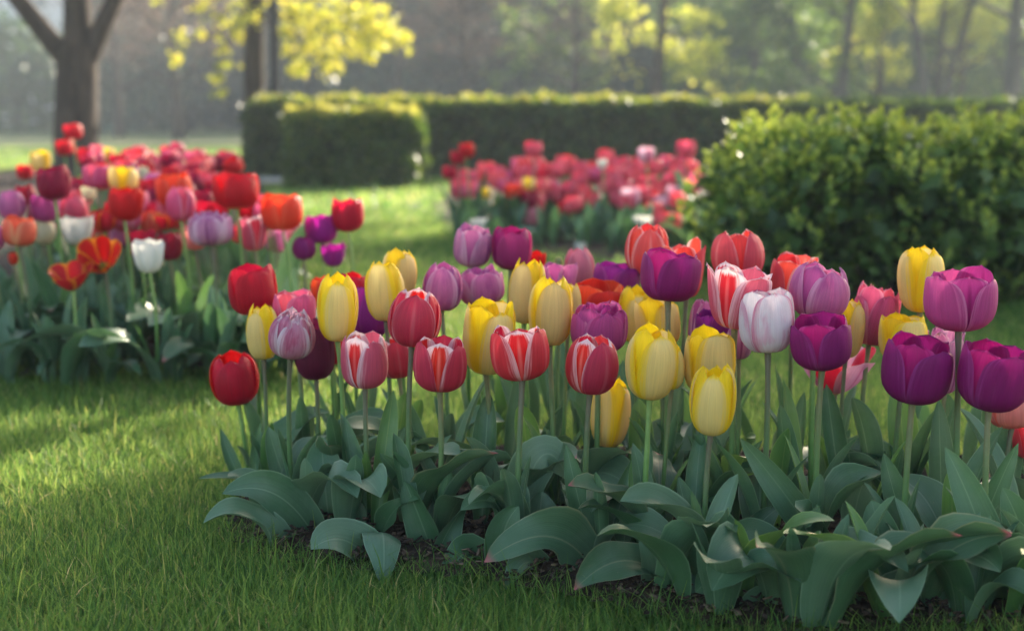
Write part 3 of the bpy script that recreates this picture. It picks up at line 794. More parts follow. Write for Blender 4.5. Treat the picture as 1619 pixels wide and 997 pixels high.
# big forked tree at the far side of the mixed bed
d = 13.0
def loc_of(px, d): return Vector((at(px, 250, d).x, d, 0))
L = loc_of(117, d); root = empty('tree', L); tag(root, 'thick grey-brown trunk forking low into three bare boughs behind the mixed bed', 'tree')
a = Acc(); tips = []
fork = at(122, 72, d) - L
p = wood(a, (0, 0, -.05), fork, .215, .18, .0, 10, 14, .4)
p = wood(a, fork - Vector((0, 0, .12)), at(116, -320, d) - L, .135, .07, .02, 9, 12); limbs(a, p, .09, 6, 1.4, .3, tips=tips)
p = wood(a, fork - Vector((.04, 0, .2)), at(5, -30, d) - L, .105, .075, .03, 9, 10); q = wood(a, p[-1], at(-160, -330, d) - L, .075, .03, .05, 9, 9); limbs(a, q, .07, 5, 1.2, .2, tips=tips)
p = wood(a, fork - Vector((-.05, 0, .2)), at(192, -25, d) - L, .10, .07, .05, 9, 10); q = wood(a, p[-1], at(330, -300, d + 1) - L, .07, .03, .05, 9, 9); limbs(a, q, .07, 5, 1.2, .2, tips=tips)
link('trunk', a.mesh('trunk', [M_BARK]), root)
C = np.concatenate([np.array(t)[None] + rng.normal(0, .22, (26, 3)) for t in tips])
link('crown', cloud_mesh('crown', [leaf_cloud(C, .05, np.clip(rng.normal(.4, .2, len(C)), 0, 1), .2)], M_F_YELLOW), root)

# slim tree with sunlit young leaves over the hedge end
d = 17.6
L = loc_of(402, d); root = empty('tree', L); tag(root, 'slim brown trunk with sprays of yellow young leaves at the hedge end', 'tree')
a = Acc(); tips = []
p = wood(a, (0, 0, -.05), at(404, -380, d) - L, .145, .08, .01, 12, 12, .3); limbs(a, p, .1, 6, 1.8, .5, tips=tips)
sprays = []
for (x0, y0, x1, y1, dd) in ((410, 20, 600, 40, 17), (408, -60, 640, 20, 16.6), (408, 0, 560, 95, 17.2), (405, -40, 520, 60, 16.8), (405, 10, 480, 110, 17.2), (402, -20, 340, 110, 17.3), (402, 20, 310, 70, 17.6), (402, -60, 290, 30, 17)):
    q = wood(a, at(x0, y0, d) - L, at(x1, y1, dd) - L, .022, .006, .08, 8, 6)
    sprays.append((q, 1.0 if x1 > 402 else .35))
link('trunk', a.mesh('trunk', [M_BARK]), root)
Cs = [np.array(t)[None] + rng.normal(0, .3, (16, 3)) for t in tips]
for q, den in sprays:
    for k in range(int(26 * den)):
        f = random.uniform(.3, 1.05); b = q[0] + (q[-1] - q[0]) * f
        i = min(int(f * 7), 7)
        Cs.append(np.array(q[i])[None] + np.array([random.gauss(0, .13), random.gauss(0, .2), random.gauss(-.02, .1)])[None] + rng.normal(0, .035, (9, 3)))
for (x, y, s, k) in ((560, 30, .13, 260), (600, 50, .12, 300), (630, 60, .07, 90), (575, 75, .1, 160), (500, 30, .18, 160), (510, 90, .1, 110), (520, 110, .07, 60), (475, 105, .06, 50), (585, 90, .04, 26), (646, 84, .03, 18), (450, 10, .2, 120),
                     (352, 105, .05, 40), (345, 125, .05, 40), (350, 150, .05, 30), (280, 95, .05, 30), (285, 60, .05, 26), (330, 20, .1, 40), (380, 20, .1, 70)):
    Cs.append(np.array(at(x, y, 17) - L)[None] + rng.normal(0, s, (int(k * .6), 3)) * np.array([1, 1.6, .8]))
C = np.concatenate(Cs)
W3 = C + np.array(L)[None]; ppx = 809.5 + FPX * W3[:, 0] / W3[:, 1]
C = C[(np.abs(ppx - 438) > 13) | (W3[:, 2] > 2.0) | (W3[:, 1] > 17.5)]
link('crown', cloud_mesh('crown', [leaf_cloud(C, .06, np.clip(rng.normal(.42, .22, len(C)), 0, 1), .2, 1.3)], M_F_YELLOW), root)

m, nt = new_mat('post_paint'); N = NT(nt); nz = N.noise(None, 20); N.surface(N.mix(nz, srgb(38, 40, 46), srgb(48, 50, 56)), .9, .08); M_POST = m
L = loc_of(438, 17.4); root = empty('lamp_post', L); tag(root, 'thin dark metal post standing beside the slim brown trunk', 'post')
a = Acc(); a.add(*tube_grid([(0, 0, 0), (0, 0, .3), (0, 0, .32), (0, 0, 4.2)], [.075, .07, .052, .045], 14)); link('pole', a.mesh('pole', [M_POST]), root)
a = Acc(); a.add(*tube_grid([(0, 0, 0), (0, 0, .05), (0, 0, .08)], [.12, .12, .08], 14)); link('base', a.mesh('base', [M_POST]), root)

# park trees farther off
M_F_LIME = tint_mat('lime_leaf', [(0, srgb(110, 130, 48)), (.5, srgb(160, 172, 62)), (1, srgb(206, 206, 84))], .5, .5, .3, 1.0, 1.3, .485)
def sunny_tree(label, px, dd, hgt, r, patches, n, limb_len):
    """patches: leaf clumps as (px, py, width px, height px) at the tree's own distance"""
    L = loc_of(px, dd); blobs = []
    for x, y, w, h in patches:
        c = at(x, y, dd) - L; k = dd / FPX / 2
        blobs.append((c.x, random.uniform(-.5, .5), c.z, w * k, w * k * .8, h * k))
    tree(label, L, hgt, r, blobs + [(0, 0, hgt * .75, 1.7, 1.5, 1.5)], n, .11, M_F_LIME, clump=.2, nclump=90, tint=(.6, .25), limb_len=limb_len, lo=.15)
sunny_tree('airy tree with sunlit yellow-green leaves above the middle of the long hedge', 1030, 34, 7, .15, [(1000, 10, 110, 70), (1090, 30, 70, 60), (1095, 100, 80, 90), (1040, 75, 70, 50), (1130, 95, 50, 70), (985, 115, 40, 30), (960, 60, 50, 60)], 6000, 1.5)
sunny_tree('young tree with bright lime leaves behind the leafy rounded hedge', 1392, 38, 6, .12, [(1380, 60, 90, 70), (1395, 105, 100, 60), (1345, 85, 60, 70), (1420, 20, 70, 60)], 4200, 1.2)
sunny_tree('thin tree with lime leaves between dark leaning trunks', 1512, 44, 6, .11, [(1512, 90, 50, 110), (1545, 60, 50, 90), (1500, 20, 90, 60), (1580, 20, 60, 50)], 4200, 1.2)
L = loc_of(1468, 31)
tree('dark tree with several trunks leaning outward from one foot', L, 5, .12, [(.3, 0, 4.6, 2.2, 1.8, 1.2)], 2200, .09, M_F_GREEN, M_BARK_GREY,
     trunks=[(0, 0, -.7, .2, 4.5, .13), (.05, 0, 1.3, 0, 4.6, .12), (.1, .1, .3, .3, 5, .1)], limb_n=5, limb_len=1.2, clump=.3, nclump=30, tint=(.6, .2))
tree('dark straight trunk standing nearest the edge of the wood by the lime trees', loc_of(1590, 30), 6, .17, [(.4, 0, 4.8, 2.0, 1.8, 1.3)], 2000, .09, M_F_GREEN, M_BARK_GREY, limb_n=6, limb_len=1.3, tint=(.5, .2))
tree('grey trunk with thin dim foliage between the two sunlit trees', loc_of(1318, 38), 7, .2, [(0, 0, 4.6, 2.2, 2, 1.4), (-.6, 0, 2.2, 1.1, 1, .8)], 2800, .11, M_F_GREEN, M_BARK_GREY, limb_n=7, tint=(.2, .15), clump=.3)
tree('dim green tree filling the gap beside the airy sunlit tree', loc_of(1195, 46), 7, .16, [(0, 0, 2.2, 1.9, 1.5, 1.7), (0, 0, 4.8, 2.2, 2, 1.6)], 4200, .13, M_F_GREEN, M_BARK_GREY, tint=(.12, .12), lo=.15)
for px, dd, lab in ((870, 47, 'dim leafy tree rising behind the lawn end of the coral bed'), (1120, 50, 'soft green tree between the airy sunlit tree and the dim one'), (1260, 44, 'tall soft green tree above the end of the long hedge'), (1440, 52, 'soft green tree behind the lime-leaved trees'), (1600, 48, 'soft green tree behind the dark straight trunk')):
    tree(lab, loc_of(px, dd), 7.5, .17, [(0, 0, 1.9, 1.9, 1.5, 1.5), (.2, 0, 4.6, 2.3, 2.0, 1.8)], 4600, .14, M_F_MID, M_BARK_GREY, tint=(.5, .28), lo=.15, clump=.25, nclump=70)
for px, dd, lab in ((905, 44, 'brown leafless tree above the pink tulip bed'), (735, 42, 'brown leafless tree beyond the yellow leaf sprays'), (630, 50, 'brown leafless tree half hidden by the yellow leaf sprays'),
                    (285, 40, 'brown leafless tree between the forked trunk and the slim trunk'), (190, 46, 'brown leafless tree showing past the forked trunk')):
    tree(lab, loc_of(px, dd), 6.5, .15, [(0, 0, 3.1, 1.9, 1.6, .8), (.2, 0, 4.8, 2.3, 1.9, 1.5)], 2600, .09, M_F_TWIG, M_BARK, limb_n=12, limb_len=2.1, clump=.3, nclump=60, tint=(.4, .25), lo=.25)
k = 0
far_spots = [(-60, 64), (30, 58), (150, 62), (215, 56), (300, 60), (390, 64), (470, 58), (545, 62), (620, 56), (700, 60), (770, 55), (850, 60), (925, 57), (1000, 62), (1090, 58), (1170, 60), (1250, 56), (1330, 62), (1420, 58), (1500, 62), (1580, 56), (1660, 60)] + [(180 + 85 * i, 70 + (i * 7) % 5) for i in range(18)]
for px, dd in far_spots:
    hgt = random.uniform(6.0, 7.6) if px > 160 else random.uniform(4.0, 4.6)
    s = hgt / 7
    dark = .42 if px > 160 else .7
    fm = random.choice([M_F_DARK, M_F_DARK, M_F_DIM, M_F_DIM] + [M_F_MID] * 2 * (px > 1000))
    tree('dense dark tree in the hazy row closing off the park', loc_of(px, dd), hgt * .8, .2, [(0, 0, 1.6 * s, 2.0, 1.3, 1.6), (.1, 0, 3.9 * s, 2.1, 1.6, 1.9), (0, 0, 5.4 * s, 1.5, 1.2, 1.5)],
         5200 if px > 160 else 1500, .30, fm, M_BARK_GREY, limb_n=5, limb_len=1.2, clump=.42, nclump=70, tint=(dark, .2), group='dark trees along the far edge of the park')

# shade trees: unseen, added towards the sun, crowns placed and sized to cast shade
def toward_sun(x, y, z, t): return Vector((x + math.sin(SUN_AZ) * t, y + math.cos(SUN_AZ) * t, z + math.tan(SUN_EL) * t))
def shade_tree(label, target, t, rh, rv, n, size=.13, shift=1.0, clump=.25, nclump=50):
    c = toward_sun(*target, t)
    root = Vector((c.x + shift, c.y, 0))
    cc = c - root
    tree(label, root, c.z + rv * .4, .16, [(cc.x, cc.y, cc.z, rh, rh, rv), (cc.x + .5, cc.y, cc.z + rv, rh * .7, rh * .7, rv * .8)], n, size, M_F_GREEN, M_BARK, trunks=[(0, 0, cc.x, cc.y, c.z + rv * .3, .16)],
         limb_n=8, limb_len=rh * .9, clump=clump, nclump=nclump, tint=(.4, .2), lo=.72)
shade_tree('unseen leafy tree added towards the sun to shade the front bed', (.55, 2.7, .2), 17, 1.02, 1.0, 4200)
shade_tree('unseen leafy tree added towards the sun to shade the mixed bed', (-1.55, 4.4, .2), 30, .8, 1.6, 2000)
shade_tree('unseen leafy tree added towards the sun to shade the lawn in front', (-.4, 1.55, 0), 15, .75, .16, 700, .11, 1.4)

shade_tree('unseen leafy tree added towards the sun to dapple the lawn between the beds', (-1.45, 7.6, 0), 28, 1.0, .45, 900, .13, 1.3)

# pale block beyond the trees
M_WALL = rough_mat('pale_render', srgb(176, 180, 190), srgb(192, 194, 200), 3, .1, .01)
M_PANE = rough_mat('window_pane', srgb(96, 108, 124), srgb(120, 130, 144), 2, 0, .01, .15)
M_WFRAME = rough_mat('window_frame', srgb(210, 210, 212), srgb(220, 220, 222), 5, 0, .01, .6)
bx0, bx1, by = -44.0, -27.2, 88.0
root = empty('apartment_building', ((bx0 + bx1) / 2, by, 0)); tag(root, 'pale grey building fading in the haze past the forked trunk', 'building')
W_ = (bx1 - bx0) / 2
a = Acc(); box_acc(a, -W_, W_, 0, 10, 0, 12.6); link('wall', a.mesh('wall', [M_WALL], False), root)
a = Acc(); box_acc(a, -W_ - .3, W_ + .3, -.3, 10.3, 12.6, 13.0); link('roof', a.mesh('roof', [M_WFRAME], False), root)
for fl in range(4):
    for k in range(6):
        cx = -W_ + 1.5 + k * 2.75
        a = Acc(); z0 = 1.0 + fl * 3.0
        for (x0, x1, z_0, z_1) in ((-.62, .62, 0, .06), (-.62, .62, 1.54, 1.6), (-.62, -.56, .06, 1.54), (.56, .62, .06, 1.54)):
            box_acc(a, cx + x0, cx + x1, -.05, .02, z0 + z_0, z0 + z_1)
        w = link('window', a.mesh('window', [M_WFRAME], False), root)
        a = Acc(); box_acc(a, cx - .56, cx + .56, -.02, .015, z0 + .06, z0 + 1.54); link('pane', a.mesh('pane', [M_PANE], False), w)

# ------------------------------------------------------------------ front bed tulips
GF = 'tulips in the front bed'
# kind, style, cx, top, bottom, width px, distance, phi of first outer petal, label, extra
FRONT = [
 ('red', 'bowl', 404, 418, 496, 79, 2.75, 20, 'tall red tulip above the cream-yellow tulip at the mixed-bed end of the front bed', {}),
 ('yellow', 'tall', 417, 482, 567, 54, 2.60, -25, 'small yellow tulip tucked behind the pink and white striped bloom', {}),
 ('palepink', 'egg', 459, 490, 563, 76, 2.44, 10, 'pale pink and white striped tulip in front of the small yellow tulip', dict(double=True, ruffle=.03)),
 ('rose', 'bowl', 466, 460, 530, 70, 2.66, 40, 'ruffled rose pink tulip peeking above the striped pink and white bloom', dict(ruffle=.05)),
 ('yellow', 'tall', 533, 431, 537, 67, 2.44, 6, 'tall egg-shaped yellow tulip beside the ruffled rose pink bloom', {}),
 ('red', 'bowl', 556, 432, 492, 52, 2.86, 10, 'red tulip mostly hidden behind the tall egg-shaped yellow bloom', {}),
 ('orange', 'cup', 513, 437, 487, 34, 2.92, 30, 'orange sliver of a tulip behind the tall egg-shaped yellow bloom', {}),
 ('magenta', 'cup', 586, 452, 532, 62, 2.72, 20, 'bright magenta tulip wedged between the yellow blooms and the red white-edged one', {}),
 ('yellow', 'tall', 611, 413, 506, 64, 2.58, -18, 'cream-yellow tulip directly above the magenta tulip', {}),
 ('yellow', 'tall', 633, 393, 470, 55, 2.72, 40, 'bright yellow tulip rising behind another cream-yellow tulip', {}),
 ('redwhite', 'egg', 651, 456, 546, 86, 2.34, 2, 'round red tulip with pale petal edges below the yellow pair', {}),
 ('darkplum', 'bowl', 500, 508, 598, 66, 2.62, 0, 'dark plum tulip below the rose pink ruffled bloom', {}),
 ('red', 'cup', 527, 528, 574, 44, 2.82, 0, 'small red tulip showing between the dark plum bloom and its neighbour', {}),
 ('rosewhite', 'cup', 578, 526, 610, 78, 2.36, 38, 'rose pink tulip with a red stripe framed in white beside the dark plum bloom', {}),
 ('redwhite', 'cup', 631, 533, 596, 58, 2.58, 15, 'deep red tulip half hidden between two white-edged blooms', {}),
 ('redwhite', 'cup', 695, 534, 616, 86, 2.26, 58, 'red tulip with broad white chevrons and ragged rim below the round red bloom', {}),
 ('red', 'egg', 376, 557, 637, 77, 2.72, 8, 'lone low dark red tulip on a short stem over open grass', dict(fx=393, leaves=1)),
 ('lilac', 'egg', 698, 417, 490, 66, 2.70, 0, 'lilac pink tulip with pointed petals beside the frilled lilac bloom', {}),
 ('palelilac', 'cup', 744, 356, 419, 61, 2.98, 52, 'silvery lilac tulip standing highest next to the mauve one', {}),
 ('mauve', 'cup', 808, 359, 424, 65, 2.96, 5, 'smooth mauve tulip next to the silvery lilac one', {}),
 ('lilac', 'bowl', 765, 422, 482, 72, 2.78, 10, 'frilled double lilac tulip behind the yellow blooms', dict(double=True, ruffle=.07)),
 ('yellow', 'tall', 828, 407, 510, 57, 2.56, -30, 'yellow tulip just below the smooth mauve one', {}),
 ('yellow', 'tall', 869, 435, 545, 72, 2.42, 12, 'large cream-yellow tulip overlapping another yellow bloom below the mauve tulip', {}),
 ('yellow', 'tall', 898, 446, 520, 40, 2.52, 50, 'narrow yellow tulip peeking out behind the large cream-yellow bloom', {}),
 ('yellow', 'bowl', 768, 473, 587, 83, 2.36, 30, 'broad open-topped yellow tulip above the red white-edged cup', {}),
 ('redwhite', 'cup', 826, 516, 597, 95, 2.20, 60, 'wide red cup tulip with white V-shaped edges and dark centre', {}),
 ('redwhite', 'egg', 933, 531, 620, 86, 2.20, 28, 'pinkish red tulip with a white-flamed petal above the lowest half-hidden yellow bloom', {}),
 ('orchid', 'bowl', 946, 475, 554, 92, 2.40, 15, 'double magenta pink tulip above the pinkish red white-flamed bloom', dict(double=True, ruffle=.08)),
 ('orange', 'bowl', 945, 444, 500, 82, 2.66, 20, 'orange-red tulip above the double magenta pink bloom', {}),
 ('lilac', 'vase', 887, 414, 464, 58, 2.80, 35, 'small loose lilac tulip behind the yellow blooms near the pink bud', {}),
 ('pink', 'egg', 919, 390, 452, 51, 2.98, 0, 'closed dusty pink tulip standing behind the small lilac one', {}),
 ('violet', 'bowl', 973, 415, 468, 76, 2.76, 40, 'violet tulip with spread petals behind the orange-red bloom', {}),
 ('red', 'vase', 846, 395, 445, 34, 3.04, 0, 'red petal tip of a tulip behind the smooth mauve bloom', {}),
 ('bud', 'tall', 884, 405, 430, 14, 3.00, 0, 'tiny unopened green bud beside the closed dusty pink tulip', {}),
 ('yellow', 'tall', 1004, 452, 540, 58, 2.62, 0, 'pale yellow tulip behind the big yellow cluster below the violet bloom', {}),
 ('yellow', 'bowl', 1045, 470, 550, 72, 2.48, 35, 'yellow tulip directly under the plum purple bloom', {}),
 ('yellow', 'tall', 1027, 516, 628, 84, 2.14, 18, 'biggest cream-yellow tulip with rounded belly in the yellow cluster', {}),
 ('yellow', 'tall', 1062, 541, 613, 44, 2.26, 60, 'yellow tulip mostly covered by the biggest cream-yellow bloom', {}),
 ('yellow', 'bowl', 1121, 522, 622, 84, 2.26, 12, 'open-rimmed yellow tulip above the lowest-hanging yellow egg', {}),
 ('yellow', 'tall', 1124, 575, 684, 76, 2.06, -14, 'lowest fully visible yellow tulip like an egg on a thick stem', {}),
 ('yellow', 'tall', 960, 598, 704, 64, 2.44, -40, 'yellow tulip low among the leaves crossed by a dark stem', {}),
 ('coralwhite', 'egg', 1020, 353, 432, 70, 2.76, 5, 'tall coral tulip with thin white edges above the plum purple bloom', {}),
 ('coralwhite', 'vase', 1085, 380, 470, 66, 2.68, 60, 'opening coral tulip with white rims tucked behind the plum purple bloom', {}),
 ('purple', 'bowl', 1056, 394, 475, 94, 2.42, 24, 'plum purple tulip in front of the coral pair', {}),
 ('coralwhite', 'egg', 1168, 364, 440, 85, 2.60, 58, 'bright red round tulip with white-rimmed petals standing before the leafy hedge', {}),
 ('rosewhite', 'vase', 1161, 420, 518, 108, 2.28, 25, 'wide blowsy red and white tulip below the bright red round one', dict(ruffle=.04)),
 ('coralwhite', 'bowl', 1252, 403, 475, 78, 2.62, 30, 'coral tulip half hidden behind the large pink-lilac bloom', {}),
 ('pinkwhite', 'bowl', 1214, 459, 555, 91, 2.18, 14, 'white tulip flushed with pink at the petal edges', {}),
 ('lilac', 'egg', 1290, 416, 501, 96, 2.30, 20, 'large pink-lilac tulip directly above a dark purple bloom', {}),
 ('purple', 'bowl', 1300, 498, 580, 97, 2.14, 40, 'dark purple globe tulip below the large pink-lilac bloom', {}),
 ('rose', 'bowl', 1374, 450, 543, 74, 2.46, 10, 'ruffled double rose tulip behind the dark purple globe', dict(double=True, ruffle=.06)),
 ('yellow', 'tall', 1337, 472, 564, 52, 2.42, 40, 'yellow tulip slipping out from behind the dark purple globe', {}),
 ('yellow', 'tall', 1455, 388, 491, 71, 2.42, 32, 'yellow tulip rising above the wide orchid pink cup', {}),
 ('orchid', 'bowl', 1515, 426, 518, 114, 2.12, 60, 'wide orchid pink cup tulip with split front before the leafy hedge', {}),
 ('yellow', 'bowl', 1428, 495, 572, 78, 2.36, 10, 'yellow tulip rising behind a wide purple cup', {}),
 ('purple', 'bowl', 1443, 530, 632, 112, 2.08, 30, 'wide purple cup tulip in front of the yellow one, rim scalloped', dict(ruffle=.02)),
 ('purple', 'bowl', 1563, 540, 643, 114, 2.04, 12, 'widest purple tulip opening to show its dark crimson inside', dict(tilt=(0, -.18), ruffle=.02)),
 ('palelilac', 'vase', 1493, 519, 620, 62, 2.40, 20, 'fringed pale lilac tulip between the two wide purple cups', dict(fringe=.05)),
 ('lilacopen', 'flat', 1318, 548, 622, 128, 2.52, 30, 'splayed pale lilac tulip with red and yellow heart behind tall stems', {}),
 ('salmon', 'egg', 1600, 610, 675, 78, 2.28, 0, 'soft salmon tulip under the widest purple bloom', {}),
 ('coralwhite', 'cup', 1628, 664, 722, 54, 2.34, 20, 'coral red tulip low at the border of the front bed beneath the salmon one', {}),
 ('crimson', 'flat', 1542, 728, 756, 36, 2.80, 20, 'tiny ragged crimson flower low in the grass behind the leaves', dict(fringe=.1)),
 ('lilac', 'tall', 1104, 472, 562, 42, 2.46, 10, 'slender lilac and white tulip between yellow blooms and the blowsy red one', {}),
 ('violet', 'bowl', 1130, 488, 548, 58, 2.42, 30, 'violet tulip half covered above the open-rimmed yellow bloom', {}),
 ('palelilac', 'tall', 1168, 508, 566, 44, 2.36, 0, 'pale lilac petals hanging behind the white pink-flushed bloom', {}),
]
front_roots = []
random.seed(21)
for kind, style, cx, top, bot, w, d, phi0, label, ex in FRONT:
    ex = dict(ex); fx = ex.pop('fx', None); fixed = ex.pop('leaves', None)
    T, B = at(cx, top, d), at(cx, bot, d)
    fxx = (at(fx, 700, d).x if fx else B.x * .985 + random.uniform(-.012, .012))
    fy = d + random.uniform(-.02, .02)
    foot = Vector((fxx, fy, float(Z_FRONT(fxx, fy))))
    nl = 2 if (fy > 2.7 or style == 'flat' or label.startswith('lone')) else 3
    if fixed: nl = fixed
    front_roots.append((make_tulip(kind, foot, T, B, w * d / FPX, phi0, style, label, GF, nleaf=nl, **ex), cx, foot))

# the broad leaves round the rim of the front bed: base, bend and tip as (px, py, metres ahead), width in px
def gd(y): return CAM_H * FPX / (y - 180)
HERO = [
 ((505, 862, 2.32), (445, 742, 2.28), (352, 780, 2.24), 66, (-.2, -.8, .6), .35, .05, M_LEAF_GLAUC),
 ((450, 872, 2.28), (390, 778, 2.22), (322, 826, 2.18), 60, (-.3, -.6, .8), .5, .03, M_LEAF_GLAUC),
 ((470, 800, 2.5), (400, 742, 2.44), (314, 756, 2.4), 30, (0, -.5, .9), .5, .03, M_LEAF),
 ((440, 830, 2.42), (400, 745, 2.4), (360, 752, 2.36), 46, (-.2, -.6, .8), .3, .05, M_LEAF_GLAUC),
 ((522, 840, 2.36), (512, 760, 2.36), (508, 690, 2.42), 72, (-.1, -1, .1), .25, .02, M_LEAF),
 ((585, 840, 2.34), (560, 760, 2.34), (545, 660, 2.36), 44, (.3, -1, .1), .7, .02, M_LEAF),
 ((583, 840, 2.36), (600, 760, 2.36), (640, 674, 2.38), 42, (-.4, -1, .1), .6, .02, M_LEAF),
 ((695, 835, 2.34), (650, 770, 2.32), (600, 716, 2.30), 42, (-.2, -1, .3), .6, .03, M_LEAF),
 ((600, 910, 2.22), (550, 820, 2.16), (492, 868, 2.12), 84, (-.1, -.8, .6), .25, .04, M_LEAF_GLAUC),
 ((590, 880, 2.26), (612, 780, 2.14), (606, 930, 2.08), 66, (.2, -.8, .6), .3, .06, M_LEAF_GLAUC),
 ((600, 860, 2.3), (615, 790, 2.26), (662, 788, 2.22), 34, (-.3, -.7, .7), .5, .16, M_LEAF),
 ((680, 925, 2.2), (690, 850, 2.18), (742, 792, 2.24), 40, (.6, -.8, .2), .6, .1, M_LEAF_GLAUC),
 ((470, 800, 2.48), (440, 740, 2.48), (424, 674, 2.5), 44, (.3, -1, .2), .6, .02, M_LEAF),
 ((384, 762, 2.66), (364, 730, 2.66), (349, 678, 2.68), 22, (.2, -1, .1), .5, 0, M_LEAF),
 ((405, 760, 2.62), (402, 720, 2.62), (412, 668, 2.62), 18, (-.5, -1, .1), .6, 0, M_LEAF),
 ((950, 925, 2.14), (890, 790, 2.10), (766, 888, 2.04), 84, (-.1, -.75, .7), .5, .14, M_LEAF_RED),
 ((1080, 950, 2.08), (1000, 830, 2.02), (908, 932, 1.97), 76, (0, -.75, .7), .5, .14, M_LEAF_RED),
 ((946, 905, 2.16), (920, 820, 2.16), (895, 702, 2.18), 46, (.3, -1, .1), .7, .02, M_LEAF),
 ((950, 905, 2.17), (970, 820, 2.17), (1012, 710, 2.2), 38, (-.4, -1, .1), .7, .02, M_LEAF),
 ((815, 850, 2.3), (850, 640, 2.3), (900, 760, 2.3), 70, (-.3, -.9, .4), .3, .05, M_LEAF_GLAUC),
 ((1112, 900, 2.14), (1090, 830, 2.14), (1072, 752, 2.16), 48, (.2, -1, .15), .6, .02, M_LEAF),
 ((820, 890, 2.22), (800, 750, 2.2), (728, 806, 2.14), 58, (-.2, -.8, .6), .45, .08, M_LEAF),
 ((1103, 910, 2.06), (1104, 872, 1.98), (1106, 992, 1.97), 78, (0, -.8, .6), .25, .03, M_LEAF_GLAUC),
 ((1130, 950, 2.06), (1200, 860, 2.0), (1268, 1000, 1.98), 88, (.1, -.8, .6), .3, .05, M_LEAF_GLAUC),
 ((858, 870, 2.26), (850, 820, 2.24), (858, 776, 2.26), 66, (.1, -1, .3), .4, .06, M_LEAF_GLAUC),
 ((1293, 1010, 1.97), (1294, 930, 1.94), (1294, 838, 1.98), 112, (.1, -1, .15), .35, .02, M_LEAF_FRESH),
 ((1440, 1000, 2.0), (1385, 870, 1.98), (1328, 836, 2.0), 84, (-.25, -.9, .3), .3, .04, M_LEAF),
 ((1455, 960, 2.04), (1470, 880, 1.96), (1440, 1005, 1.93), 92, (0, -.75, .65), .2, .02, M_LEAF_GLAUC),
 ((1582, 985, 1.98), (1570, 850, 1.96), (1494, 706, 2.0), 70, (-.1, -1, .15), .5, .02, M_LEAF),
 ((1310, 880, 2.14), (1260, 800, 2.12), (1170, 692, 2.12), 54, (-.3, -1, .3), .5, .03, M_LEAF),
 ((1290, 850, 2.14), (1250, 790, 2.08), (1300, 820, 2.04), 46, (.1, -.9, .5), .5, .1, M_LEAF),
 ((1455, 905, 2.12), (1425, 830, 2.12), (1397, 716, 2.14), 56, (.2, -1, .1), .6, .02, M_LEAF),
 ((1235, 930, 2.08), (1200, 800, 2.06), (1150, 890, 2.02), 76, (-.1, -.85, .6), .35, .07, M_LEAF),
 ((1490, 860, 2.28), (1488, 760, 2.3), (1484, 630, 2.32), 48, (.1, -1, .1), .5, .01, M_LEAF),
 ((1600, 1000, 1.98), (1620, 820, 1.95), (1690, 960, 1.92), 96, (.1, -.8, .6), .3, .05, M_LEAF_GLAUC),
 ((1350, 880, 2.18), (1345, 790, 2.18), (1372, 752, 2.18), 54, (0, -1, .3), .4, .05, M_LEAF_GLAUC),
 ((1190, 900, 2.14), (1170, 840, 2.14), (1235, 800, 2.14), 50, (.2, -.9, .4), .4, .1, M_LEAF_GLAUC),
 ((1010, 870, 2.2), (990, 800, 2.18), (985, 870, 2.12), 52, (-.2, -.9, .5), .35, .08, M_LEAF_GLAUC),
 ((760, 905, 2.2), (740, 830, 2.16), (700, 930, 2.12), 56, (-.2, -.8, .6), .4, .06, M_LEAF),
 ((860, 920, 2.14), (840, 850, 2.1), (800, 930, 2.06), 54, (-.1, -.8, .6), .4, .08, M_LEAF_GLAUC),
 ((1010, 900, 2.14), (1030, 800, 2.12), (1000, 700, 2.16), 46, (.2, -1, .1), .5, .02, M_LEAF),
 ((1530, 900, 2.1), (1560, 800, 2.1), (1610, 700, 2.1), 40, (-.4, -1, .1), .5, .02, M_LEAF),
 ((1400, 1010, 1.98), (1360, 930, 1.95), (1330, 1010, 1.9), 60, (-.1, -.8, .6), .3, .05, M_LEAF),
 ((1180, 985, 2.0), (1150, 880, 1.97), (1100, 935, 1.94), 80, (-.1, -.9, .4), .35, .06, M_LEAF),
 ((1380, 1000, 1.98), (1420, 900, 1.96), (1475, 960, 1.93), 84, (.2, -.9, .4), .35, .06, M_LEAF_GLAUC),
 ((1560, 1010, 1.96), (1520, 900, 1.95), (1470, 990, 1.92), 76, (-.2, -.9, .4), .3, .06, M_LEAF),
 ((1240, 1000, 1.97), (1210, 920, 1.95), (1170, 1000, 1.92), 74, (-.1, -.8, .6), .3, .05, M_LEAF),
 ((1040, 960, 2.05), (1060, 880, 2.03), (1010, 850, 2.03), 70, (0, -1, .3), .5, .05, M_LEAF_GLAUC),
 ((1400, 960, 2.03), (1395, 850, 2.03), (1378, 790, 2.05), 70, (.1, -1, .1), .4, .03, M_LEAF),
 ((800, 915, 2.16), (780, 840, 2.13), (820, 800, 2.14), 62, (.1, -1, .3), .5, .05, M_LEAF),
 ((690, 890, 2.24), (665, 820, 2.22), (640, 760, 2.24), 54, (-.1, -1, .2), .6, .03, M_LEAF),
 ((1640, 960, 2.0), (1630, 850, 1.98), (1585, 770, 2.0), 70, (-.2, -1, .1), .5, .03, M_LEAF),
 ((1500, 930, 2.08), (1480, 860, 2.05), (1440, 850, 2.02), 50, (-.2, -.9, .4), .4, .08, M_LEAF),
]
